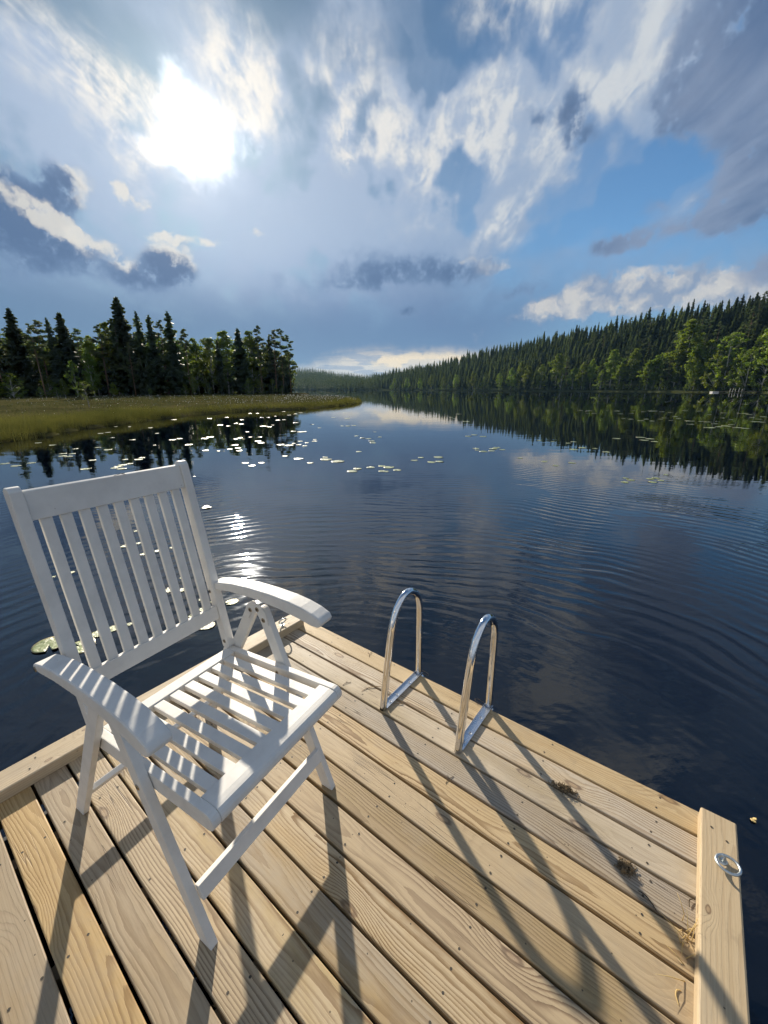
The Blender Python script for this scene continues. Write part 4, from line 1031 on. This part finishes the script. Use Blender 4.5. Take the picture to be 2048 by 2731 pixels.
nose = [sp(SL - 0.056, -0.012), sp(SL - 0.056, 0.0265), sp(SL - 0.01, 0.0265)] + [sp(SL + 0.004 + 0.022 * math.sin(math.pi * q / 8), 0.0245 * math.cos(math.pi * q / 8)) for q in range(9)] + [sp(SL - 0.02, -0.024)]
side_prism('front_rail', nose, 0.0505, W - 0.0505, 0.003, seat)
side_prism('rear_rail', [sp(0.0, -0.004), sp(0.054, -0.004), sp(0.054, 0.0262), sp(0.0, 0.0262)], 0.0505, W - 0.0505, 0.003, seat)
for u_, o_ in ((0.0505, 1), (W - 0.0505, -1)): bolt(seat, u_, -0.226, 0.512, o_, 0.0075)
# backrest: slats, with its frame as its pieces
B0, B1 = (-0.530, 0.520), (-0.686, 1.318)
bd = Vector((B1[0] - B0[0], B1[1] - B0[1])); BL = bd.length; bd.normalize(); bnr = Vector((bd.y, -bd.x))
def bp(a, b): return (B0[0] + bd.x * a + bnr.x * b, B0[1] + bd.y * a + bnr.y * b)
bm = bmesh.new(); st0, st1 = 0.017, 0.051; i0, i1 = st1, W - st1; N9 = 9; sw = 0.0325; gp = (i1 - i0 - N9 * sw) / (N9 + 1)
for i in range(N9):
    u0 = i0 + gp + i * (sw + gp)
    prism(bm, [bp(0.195, -0.007), bp(0.195, 0.007), bp(BL - 0.10, 0.007), bp(BL - 0.10, -0.007)], u0, u0 + sw, lambda v, z, u: cu(u, v, z), 0.0025)
back = link('backrest', bm_mesh('back_slats', bm, M['white']), chair)
stile = [bp(0.0, -0.021), bp(0.0, 0.021)][::-1]
stile = [bp(-0.006, -0.012), bp(-0.006, 0.012), bp(0.006, 0.021), bp(BL - 0.01, 0.021), bp(BL + 0.004, 0.012), bp(BL + 0.008, -0.004), bp(BL + 0.002, -0.018), bp(BL - 0.012, -0.021), bp(0.006, -0.021)]
side_prism('stile', stile, st0, st1, 0.004, back); side_prism('stile', stile, W - st1, W - st0, 0.004, back)
side_prism('top_rail', [bp(BL - 0.100, -0.011), bp(BL - 0.100, 0.013), bp(BL - 0.012, 0.013), bp(BL - 0.006, 0.004), bp(BL - 0.012, -0.011)], i0 + 0.0005, i1 - 0.0005, 0.002, back)
side_prism('lower_rail', [bp(0.138, -0.012), bp(0.138, 0.012), bp(0.196, 0.012), bp(0.196, -0.012)], i0 + 0.0005, i1 - 0.0005, 0.003, back)
for u_, o_ in ((st1, 1), (W - st1, -1)): bolt(back, u_, *bp(0.028, 0.0), o_, 0.0085)
for u0, u1 in ((0.030, 0.038), (W - 0.038, W - 0.030)):
    bm = bmesh.new(); prism(bm, [bp(-0.03, -0.012), bp(-0.03, 0.012), bp(0.03, 0.008), bp(0.03, -0.008)], u0, u1, lambda v, z, u: cu(u, v, z), 0.001)
    link('hinge', bm_mesh('hinge', bm, M['bolt']), back)

# ------------------------------------------------------------------ small things on the dock
def dw(t, s, z=0.0):
    c, sn_ = math.cos(DANG), math.sin(DANG); return Vector((DOCK0.x + t * c + s * sn_, DOCK0.y + t * sn_ - s * c, z))
def moss(name, t, s, L, wd, rot, lab, n=150):
    bm = bmesh.new(); rr = random.Random(int(t * 1000))
    for i in range(n):
        a = rr.gauss(0, 0.36); b = rr.gauss(0, 0.36); p = Vector((a * L, b * wd, 0.002 + max(0, 1 - (a*a + b*b) * 3) * rr.uniform(0, 0.022)))
        d = Vector((rr.gauss(0, 1), rr.gauss(0, 1), rr.gauss(0, 0.5))).normalized() * rr.uniform(0.006, 0.016)
        q = p + d; q.z = max(q.z, 0.001); tube(bm, [p, (p + q) / 2 + Vector((0, 0, 0.003)), q], rr.uniform(0.0007, 0.0018), 4, caps=False)
    for i in range(22):
        p = Vector((rr.gauss(0, 0.3) * L, rr.gauss(0, 0.3) * wd, rr.uniform(0.003, 0.014))); disc(bm, p, (rr.gauss(0, 1), rr.gauss(0, 1), 1), rr.uniform(0.004, 0.009), 0.004, 6)
    return tag(link(name, bm_mesh(name, bm, M['moss']), None, dw(t, s, 0.0), DANG + rot), lab, 'moss clump')
moss('moss_clump', 1.19, 0.222, 0.06, 0.022, R(5), 'long brown clump of dried moss lying on the dock between ladder and right beam')
moss('moss_clump', 1.437, 0.395, 0.036, 0.032, R(30), 'round dark clump of dried moss on the dock beside the right edge beam')
def smooth(P, n=5):
    out = []
    for i in range(len(P) - 1):
        p0, p1, p2, p3 = (Vector(P[q]) for q in (max(i-1, 0), i, i+1, min(i+2, len(P)-1)))
        for q in range(n):
            t = q / n; out.append(0.5 * (2*p1 + (p2-p0)*t + (2*p0-5*p1+4*p2-p3)*t*t + (-p0+3*p1-3*p2+p3)*t**3))
    return out + [Vector(P[-1])]
def curl(name, t, s, pts, r, mat, lab, cat, z=0.0, group=None):
    bm = bmesh.new(); sp_ = smooth(pts); tube(bm, sp_, [r * (1 - 0.6 * abs(2 * i / (len(sp_) - 1) - 1) ** 3) for i in range(len(sp_))], 6)
    return tag(link(name, bm_mesh(name, bm, M[mat]), None, dw(t, s, z), DANG), lab, cat, group)
curl('twine_loop', 0.235, 0.245, [(0.09, 0.012, .003), (0.03, 0.03, .004), (-0.03, 0.025, .006), (-0.075, -0.02, .003), (-0.085, -0.06, .002)], 0.0016, 'twine', 'curved piece of brown twine lying left of the far ladder rail', 'twine')
curl('twine_loop', 0.335, 0.27, [(0.0, 0.0, .003), (0.03, 0.032, .005), (0.045, 0.030, .004), (0.03, 0.012, .004), (0.005, -0.004, .003)], 0.0016, 'twine', 'folded end of brown twine under the far ladder rail', 'twine')
for tt, ss, lab in ((0.352, -0.012, 'small wire loop at the dock edge by the far ladder rail'), (0.705, 0.0, 'small wire loop at the dock edge by the near ladder rail')):
    curl('wire_loop', tt, ss, [(0.028 * math.cos(a * 0.55), 0.012 * math.sin(a * 0.55) + 0.012, 0.004 + 0.006 * math.sin(a * .27)) for a in range(12)], 0.0015, 'twig', lab, 'wire loop', 0.002)
curl('wood_curl', 1.508, 0.455, [(-0.028, 0.010, .002), (-0.008, 0.008, .005), (0.012, -0.004, .004), (0.027, -0.018, .002)], 0.0017, 'twig', 'thin dark curled shaving next to the round moss clump', 'wood curl')
curl('wood_curl', 1.598, 0.662, [(0.008, 0.020, .0016), (-0.002, 0.014, .003), (-0.004, 0.0, .003), (0.004, -0.018, .0016)], 0.0014, 'straw', 'pale curled shaving low beside the right edge beam', 'wood curl')
curl('wood_curl', 1.622, 0.385, [(0.004, 0.022, .004), (-0.006, 0.008, .006), (-0.004, -0.012, .003)], 0.0016, 'twig', 'short brown curl touching the right edge beam opposite the ring', 'wood curl')
for t_, s_, lab in ((0.79, 0.47, 'small forked twig on the boards below the ladder'), (0.045, 0.305, 'thin bent twig on the boards between chair and ladder'), (-0.02, 0.02, 'tiny dry grass stem on the front board near the chair')):
    bm = bmesh.new(); rr = random.Random(int(abs(t_) * 999))
    tube(bm, [(-0.03, 0, .002), (-0.008, 0.006, .004), (0.02, -0.004, .002)], 0.0012, 5); tube(bm, [(-0.008, 0.006, .004), (0.008, 0.018, .003)], 0.0009, 5)
    tag(link('twig', bm_mesh('twig', bm, M['twig']), None, dw(t_, s_), DANG + rr.uniform(0, 3)), lab, 'twig')
bm = bmesh.new(); rr = random.Random(5)
for i in range(17):
    p = Vector((rr.uniform(-0.02, 0.008), rr.gauss(0, 0.05), 0.001)); L = rr.uniform(0.025, 0.075) * (1.3 if i < 6 else 0.7)
    d = Vector((rr.gauss(-0.25, 0.4), rr.gauss(0.3, 0.5), rr.uniform(0.25, 1.0) if i < 12 else 0.12)).normalized()
    tube(bm, [p, p + d * L * 0.5 + Vector((0, 0, 0.004)), p + d * L], [0.0013, 0.0010, 0.0003], 5)
tag(link('straw_tuft', bm_mesh('straw_tuft', bm, M['straw']), None, dw(1.62, 0.50), DANG), 'yellow tuft of dry grass wedged against the right edge beam', 'grass tuft')
bm = bmesh.new()
for q in ([(0, 0, 0), (0.012, 0.02, 0.004), (0.03, 0.022, 0)], [(0.012, 0.02, .004), (0.016, 0.036, .002)]): tube(bm, q, 0.0009, 5)
tp = chair.matrix_basis @ cu(0.305, *bp(BL - 0.010, 0.0145)); tag(link('leaf_stalk', bm_mesh('leaf_stalk', bm, M['twig']), None, tp), 'tiny dark plant stalk lying on the chair top rail', 'twig')

# ------------------------------------------------------------------ lily pads
def lily_material():
    m, k, b = material('lily_pad')
    tc = k.node('ShaderNodeTexCoord').outputs['Object']; s = k.sep(tc)
    ang = k.m('ARCTAN2', s[1], s[0]); rad = k.m('SQRT', k.m('ADD', k.m('MULTIPLY', s[0], s[0]), k.m('MULTIPLY', s[1], s[1])))
    vein = k.ss(k.m('ABSOLUTE', k.m('SINE', k.m('MULTIPLY', ang, 9.0))), 0.0, 0.10, 1.0, 0.0)
    n = k.noise(tc, 3.0, 5, 0.6); rv = k.node('ShaderNodeObjectInfo').outputs['Random']
    c = k.mix(n, (0.20, 0.25, 0.075), (0.32, 0.36, 0.15)); c = k.mix(k.m('MULTIPLY', k.ss(k.noise(tc, 4.5, 4, 0.6), 0.58, 0.68), 0.8), c, (0.34, 0.25, 0.09))
    c = k.mix(k.m('MULTIPLY', vein, 0.35), c, (0.40, 0.42, 0.20)); c = k.mix(k.ss(rad, 0.9, 1.0), c, (0.26, 0.20, 0.08))
    h = k.node('ShaderNodeHueSaturation'); k.put(h.inputs['Color'], c); k.put(h.inputs['Value'], k.lin(rv, 0, 1, 0.8, 1.2))
    k.put(b.inputs['Base Color'], h.outputs[0]); k.put(b.inputs['Roughness'], k.lin(n, 0.3, 0.7, 0.24, 0.40)); b.inputs['Specular IOR Level'].default_value = 0.75
    bp_ = k.node('ShaderNodeBump'); bp_.inputs['Strength'].default_value = 0.5; bp_.inputs['Distance'].default_value = 0.02
    k.put(bp_.inputs['Height'], k.m('ADD', n, k.m('MULTIPLY', vein, -0.3))); k.put(b.inputs['Normal'], bp_.outputs[0])
    return m
M['pad'] = lily_material()
def pad_mesh(i):
    r = random.Random(300 + i); bm = bmesh.new(); n = 30; rings = 6; notch = 0.20; P1 = [r.uniform(0, 6.3) for _ in range(4)]
    curlamt = [0.03, 0.07, 0.05, 0.12, 0.30][i % 5]
    grid = []
    for q in range(rings + 1):
        row = []
        for k_ in range(n + 1):
            a = notch + (2 * math.pi - 2 * notch) * k_ / n; f = q / rings
            aa = a * (1 if f > 0.25 else 1); ro = f * (1 + 0.04 * math.sin(3 * a + P1[0]) + 0.03 * math.sin(5 * a + P1[1])) * (1 - 0.10 * (abs(math.pi - a) / math.pi) ** 6)
            z = 0.012 + curlamt * max(0, f - 0.55) ** 1.3 * (0.6 + math.sin(2 * a + P1[2])) + 0.018 * math.sin(4 * a + P1[3]) * f * f + 0.008 * math.sin(9 * a) * f
            row.append(bm.verts.new((ro * math.cos(aa) * 1.08, ro * math.sin(aa), z)))
        grid.append(row)
    for q in range(rings):
        for k_ in range(n):
            try: f = bm.faces.new((grid[q][k_], grid[q + 1][k_], grid[q + 1][k_ + 1], grid[q][k_ + 1])); f.smooth = True
            except ValueError: pass
    bmesh.ops.remove_doubles(bm, verts=bm.verts[:], dist=0.0005)
    lower = bmesh.ops.extrude_face_region(bm, geom=bm.faces[:])
    for v in [g for g in lower['geom'] if isinstance(g, bmesh.types.BMVert)]: v.co.z += 0.012
    return bm_mesh('lily_pad', bm, M['pad'], True)
PADM = [pad_mesh(i) for i in range(5)]
PADS = [('l',-10.86,11.38,0.15),('l',-10.21,11.02,0.13),('l',-10.19,11.5,0.15),('l',-10.61,13.23,0.13),('l',-10.26,12.75,0.15),('l',-9.98,12.66,0.16),('l',-10.29,13.23,0.11),('l',-11.02,14.35,0.14),('l',-8.75,11.97,0.12),('l',-10.46,14.7,0.15),('l',-9.71,14.12,0.16),('l',-12.59,15.33,0.13),('l',-13.71,16.01,0.14),('l',-7.97,10.59,0.17),('l',-7.85,12.09,0.12),('l',-7.28,11.38,0.12),('l',-7.36,11.17,0.15),('l',-7.31,10.92,0.16),('l',-7.3,10.72,0.13),('l',-7.03,10.62,0.14),('l',-7.43,12.09,0.16),('l',-7.54,12.43,0.13),('l',-13.62,19.55,0.19),('l',-13.57,19.98,0.14),('l',-11.89,17.74,0.1),('l',-10.56,16.99,0.14),('l',-10.92,19.55,0.12),('l',-8.88,16.99,0.15),('l',-8.77,17.4,0.15),('l',-8.72,15.33,0.08),('l',-7.49,15.46,0.17),('l',-14.58,28.46,0.2),('l',-15.18,23.13,0.12),('l',-14.4,23.13,0.1),('l',-12.83,22.43,0.13),('l',-12.57,29.59,0.25),('l',-11.77,30.81,0.17),('l',-9.68,24.19,0.21),('l',-8.99,23.57,0.15),('l',-9.18,25.35,0.18),('l',-8.67,24.84,0.18),('l',-9.85,28.46,0.16),('l',-7.73,18.01,0.21),('l',-7.73,17.48,0.17),('l',-6.2,13.95,0.14),('l',-5.71,13.84,0.08),('l',-5.48,14.29,0.14),('l',-5.67,15.33,0.15),('l',-5.29,14.58,0.13),('l',-5.02,13.9,0.14),('l',-6.34,17.32,0.12),('l',-6.29,17.74,0.13),('l',-6.82,20.31,0.13),('l',-5.92,18.01,0.1),('l',-5.49,18.01,0.13),('l',-5.16,16.53,0.17),('l',-4.87,16.01,0.14),('l',-6.88,23.42,0.33),('l',-6.46,22.99,0.16),('l',-6.56,24.19,0.1),('l',-7.25,28.03,0.2),('l',-6.91,28.46,0.16),('l',-11.64,35.83,0.2),('l',-11.0,35.83,0.2),('l',-9.17,30.81,0.17),('l',-8.65,30.81,0.17),('l',-8.47,32.14,0.14),('l',-9.43,38.78,0.22),('l',-7.71,33.58,0.19),('l',-7.54,35.16,0.2),('l',-7.42,36.88,0.21),('l',-4.09,20.31,0.29),('l',-4.56,20.54,0.15),('l',-3.97,15.46,0.16),('l',-3.6,15.26,0.2),('l',-3.54,15.87,0.11),('l',-3.26,15.46,0.11),('l',-2.96,15.13,0.12),('l',-3.08,16.08,0.12),('l',-5.54,25.88,0.26),('l',-3.42,16.53,0.12),('l',-2.83,16.53,0.12),('l',-2.93,17.15,0.1),('l',-4.31,24.68,0.14),('l',-3.55,22.43,0.13),('l',-3.8,30.81,0.22),('l',-3.49,36.88,0.26),('l',-2.65,29.59,0.21),('l',-2.09,23.57,0.2),('l',-2.41,23.57,0.13),('l',-1.74,23.88,0.17),('l',-1.25,18.46,0.12),('l',-0.93,17.66,0.13),('l',-0.67,17.4,0.15),('l',-0.49,16.6,0.17),('l',-0.43,16.01,0.14),('l',-0.19,18.01,0.13),('l',-0.86,13.68,0.13),('l',-0.45,20.2,0.09),('l',-3.16,12.75,0.11),('l',-2.61,12.22,0.16),('l',-2.12,11.5,0.12),('l',-1.84,12.52,0.13),('l',-1.75,12.09,0.19),('l',-1.36,11.77,0.21),('l',-4.01,11.5,0.13),('l',-3.68,11.06,0.11),('l',-3.55,11.53,0.11),('l',-0.82,10.27,0.15),('l',-0.71,10.62,0.15),('l',-0.37,10.82,0.16),('l',-0.06,11.02,0.14),('l',-0.05,10.3,0.12),('l',-4.64,9.64,0.04),('r',0.13,10.83,0.16),('r',0.35,10.44,0.15),('r',0.05,10.25,0.09),('r',0.9,11.94,0.13),('r',1.15,12.45,0.14),('r',1.7,12.5,0.16),('r',1.39,11.63,0.15),('r',1.64,11.74,0.17),('r',3.3,14.43,0.17),('r',3.26,14.03,0.12),('r',3.4,13.71,0.18),('r',3.9,14.37,0.19),('r',3.72,13.87,0.16),('r',4.15,14.14,0.14),('r',4.11,14.66,0.17),('r',4.21,12.36,0.1),('r',4.73,11.74,0.11),('r',4.79,11.07,0.11),('r',5.44,11.51,0.12),('r',6.7,14.2,0.16),('r',7.22,14.6,0.15),('r',7.57,14.43,0.12),('r',7.53,13.6,0.14),('r',10.99,16.41,0.16),('r',10.85,16.87,0.22),('r',9.99,17.43,0.2),('r',11.32,17.86,0.25),('r',11.4,17.35,0.22),('r',7.67,16.33,0.13),('r',7.26,15.9,0.13),('r',6.84,16.41,0.11),('r',6.44,16.79,0.1),('r',4.45,18.22,0.21),('r',3.81,18.31,0.21),('r',4.2,18.88,0.16),('r',5.39,26.9,0.27),('r',6.38,34.96,0.25),('r',5.05,30.92,0.22),('r',5.02,29.69,0.17),('r',19.55,41.06,0.29),('r',19.92,40.19,0.39),('r',18.36,35.96,0.25),('r',17.76,35.96,0.2),('r',21.95,40.62,0.17),('r',22.5,39.77,0.39),('r',20.2,35.29,0.25),('r',24.46,40.62,0.23),('r',21.59,35.96,0.25),('r',24.2,38.54,0.27),('r',25.84,39.77,0.45),('r',25.93,38.54,0.32),('r',25.75,37.03,0.26),('r',17.3,29.69,0.17),('r',17.4,28.99,0.25),('r',17.34,27.7,0.23),('r',18.49,28.99,0.25),('r',17.82,27.29,0.19),('r',19.52,28.99,0.16),('r',20.64,30.17,0.25),('r',19.37,27.7,0.16),('r',22.43,31.7,0.22),('r',21.27,29.69,0.21),('r',20.33,27.29,0.31),('r',18.54,24.74,0.24),('r',20.8,26.9,0.23),('r',30.19,39.77,0.28),('r',29.58,40.62,0.34),('r',17.91,22.48,0.32),('r',20.96,26.51,0.26),('r',20.27,25.08,0.21),('r',18.89,23.04,0.26),('r',19.68,23.48,0.3),('r',20.75,24.42,0.21),('r',19.5,22.48,0.32),('r',19.56,22.08,0.25),('r',31.28,35.96,0.45),('r',30.45,34.32,0.29),('r',24.15,26.7,0.3),('r',24.26,26.32,0.26),('r',27.44,30.66,0.26),('r',26.47,28.99,0.2),('r',50.49,58.05,0.45),('r',55.48,62.84,0.45),('r',29.0,31.44,0.27),('r',21.86,26.9,0.19),('r',24.14,28.55,0.2),('r',24.83,30.17,0.17),('r',30.24,36.67,0.31),('r',27.08,34.32,0.24),('r',5.8,9.44,0.08),('r',5.79,9.23,0.1),('r',5.53,9.01,0.09),('r',6.34,9.36,0.11),('r',6.52,9.44,0.1),('r',6.47,9.18,0.09),('r',6.17,9.01,0.11),('r',7.02,9.84,0.07),('c',-3.2,6.95,0.1),('c',-3.65,6.82,0.06),('c',-3.74,5.69,0.04),('c',-3.54,5.08,0.05),('c',-3.41,5.19,0.04),('c',-3.12,4.81,0.05),('c',-2.99,4.92,0.05),('c',-2.86,5.04,0.04),('c',-3.77,4.16,0.03),('c',-3.65,4.27,0.05),('c',-2.28,3.84,0.06),('c',-2.15,3.84,0.06),('c',-1.92,3.56,0.04),('c',-1.85,3.64,0.04),('c',-1.76,3.45,0.04),('c',-1.81,3.33,0.04),('c',-2.8,2.88,0.13),('c',-2.52,2.86,0.11),('c',-2.5,3.04,0.07),('c',-2.42,3.12,0.08),('c',-2.32,3.19,0.04),('c',-1.85,3.19,0.03),('c',-1.61,3.17,0.09),('c',-5.39,7.13,0.04),('c',-3.17,6.28,0.03),('c',-1.72,3.6,0.04),('c',-2.29,4.13,0.03),('c',-1.55,3.32,0.04),('c',-1.53,3.59,0.09)]
rr = random.Random(77); big = 0
for k_, x, y, rad in PADS:
    dist = math.hypot(x, y)
    if k_ == 'c':
        if rad >= 0.10: g_, lab, vi = None, None, 4 if big % 2 == 0 else 3
        else: g_, lab, vi = 'small pads behind the chair', 'small round lily pad on the water seen through the chair back', rr.choice([1, 3, 2])
    elif k_ == 'l':
        vi = rr.randrange(4)
        if x < -0.5 * y - 0.2 and dist < 18: g_, lab = 'pads near the left bog', 'lily pad in the dark tree reflections beyond the chair on the left'
        elif dist > 26: g_, lab = 'distant pads off the point', 'distant shining lily pad on the bright water off the grassy point'
        elif x < -0.22 * y: g_, lab = 'pads in the reflection of the left wood', 'shining lily pad on the reflection of the left shore wood'
        else: g_, lab = 'pads on open water above the chair', 'glossy lily pad on open water right of the chair top'
    else:
        vi = rr.randrange(4)
        if dist > 15 and x > 4: g_, lab = 'distant pads below the hillside', 'thin bright lily pad on the dark reflection of the right hillside'
        elif x > 4: g_, lab = 'submerged looking pads on the right', 'greenish lily pad on the cloudy reflection at the right'
        else: g_, lab = 'pads in the middle of the lake', 'pale lily pad in a small cluster in the middle of the lake'
    if lab is None:
        lab = ['large curled lily pad at the far left behind the near chair stile', 'large torn lily pad half hidden by the left chair slats', 'broad lily pad lying by the lower chair rail', 'wide bright lily pad under the far armrest'][min(big, 3)]; big += 1
    o = link('lily_pad', PADM[vi], None, (x, y, WATER + 0.002), rr.uniform(0, 6.28)); rs = rad * rr.uniform(0.66, 0.90) * (1.25 if rad >= 0.1 and k_ == 'c' else 1.0)
    o.scale = (rs, rs, rs * (1.0 if rad < 0.2 else 0.8)); o.rotation_euler = (rr.gauss(0, 0.012), rr.gauss(0, 0.012), o.rotation_euler.z)
    tag(o, lab, 'lily pad', g_)
bm = bmesh.new(); disc(bm, (0, 0, 0.004), (0.3, 0.1, 1), 0.013, 0.003, 7); disc(bm, (0.012, 0.006, 0.006), (-0.2, 0.4, 1), 0.010, 0.003, 7)
def wat(px, py):
    x = (px - 1024) / 1070; y = (1365.5 - py) / 1070; d = Vector((x, CP + y * SP, y * CP - SP)); return Vector((0, 0, 1.6)) + d * ((WATER - 1.6) / d.z)
tag(link('floating_leaf', bm_mesh('floating_leaf', bm, M['straw']), None, wat(2008, 2190)), 'single dry leaf floating on dark water beyond the right beam', 'leaf')

# ------------------------------------------------------------------ far jetty on the right shore
jd = 232.0; j = tag(empty('far_jetty', (jd * tan_az(1900), jd, WATER), R(-3)), 'small grey jetty with posts and a white end float on the far right shore', 'jetty')
bm = bmesh.new()
prism(bm, [(3.0, 0.35), (40, 0.55), (40, 0.75), (3.0, 0.60)], -1.0, 1.0, lambda a, b, c: (a, c, b), 0.02); link('walkway', bm_mesh('walkway', bm, M['bark']), j)
bm = bmesh.new(); prism(bm, [(-0.3, 0.02), (3.0, 0.02), (3.0, 0.6), (-0.3, 0.6)], -1.2, 1.2, lambda a, b, c: (a, c, b), 0.08); link('end_float', bm_mesh('end_float', bm, M['white']), j)
for x, hh, ln in ((8.6, 2.2, 0.25), (9.9, 2.4, 0.5), (11.6, 2.1, -0.1), (13.2, 2.6, 0.35), (15.0, 2.0, 0.1)):
    bm = bmesh.new(); tube(bm, [(x, -1.08, -1.0), (x + ln * 0.4, -1.08, 0.6), (x + ln, -1.08, hh)], 0.09, 7); link('post', bm_mesh('post', bm, M['birchbark']), j)
# ------------------------------------------------------------------ air
def haze():
    x0, x1, y0, y1, z0, z1 = -2300, 2300, -60, 3600, -12, 190
    V = [(x, y, z) for z in (z0, z1) for y in (y0, y1) for x in (x0, x1)]
    F = [(0, 2, 3, 1), (4, 5, 7, 6), (0, 1, 5, 4), (2, 6, 7, 3), (0, 4, 6, 2), (1, 3, 7, 5)]
    m = bpy.data.materials.new('haze'); m.use_nodes = True; nt = m.node_tree
    for n in list(nt.nodes):
        if n.type == 'BSDF_PRINCIPLED': nt.nodes.remove(n)
    v = nt.nodes.new('ShaderNodeVolumePrincipled')
    v.inputs['Color'].default_value = (0.30, 0.60, 1.0, 1); v.inputs['Density'].default_value = HAZE; v.inputs['Anisotropy'].default_value = 0.3
    nt.links.new(v.outputs[0], nt.nodes['Material Output'].inputs['Volume'])
    tag(link('haze', mesh_np('haze', V, F, m)), 'thin bluish summer haze over the lake', 'haze', kind='stuff')
HAZE = 0.00004
haze()
scene.cycles.volume_bounces = 0
scene.cycles.max_bounces = 8
scene.cycles.transparent_max_bounces = 8
scene.cycles.sample_clamp_indirect = 6.0
scene.cycles.use_denoising = True
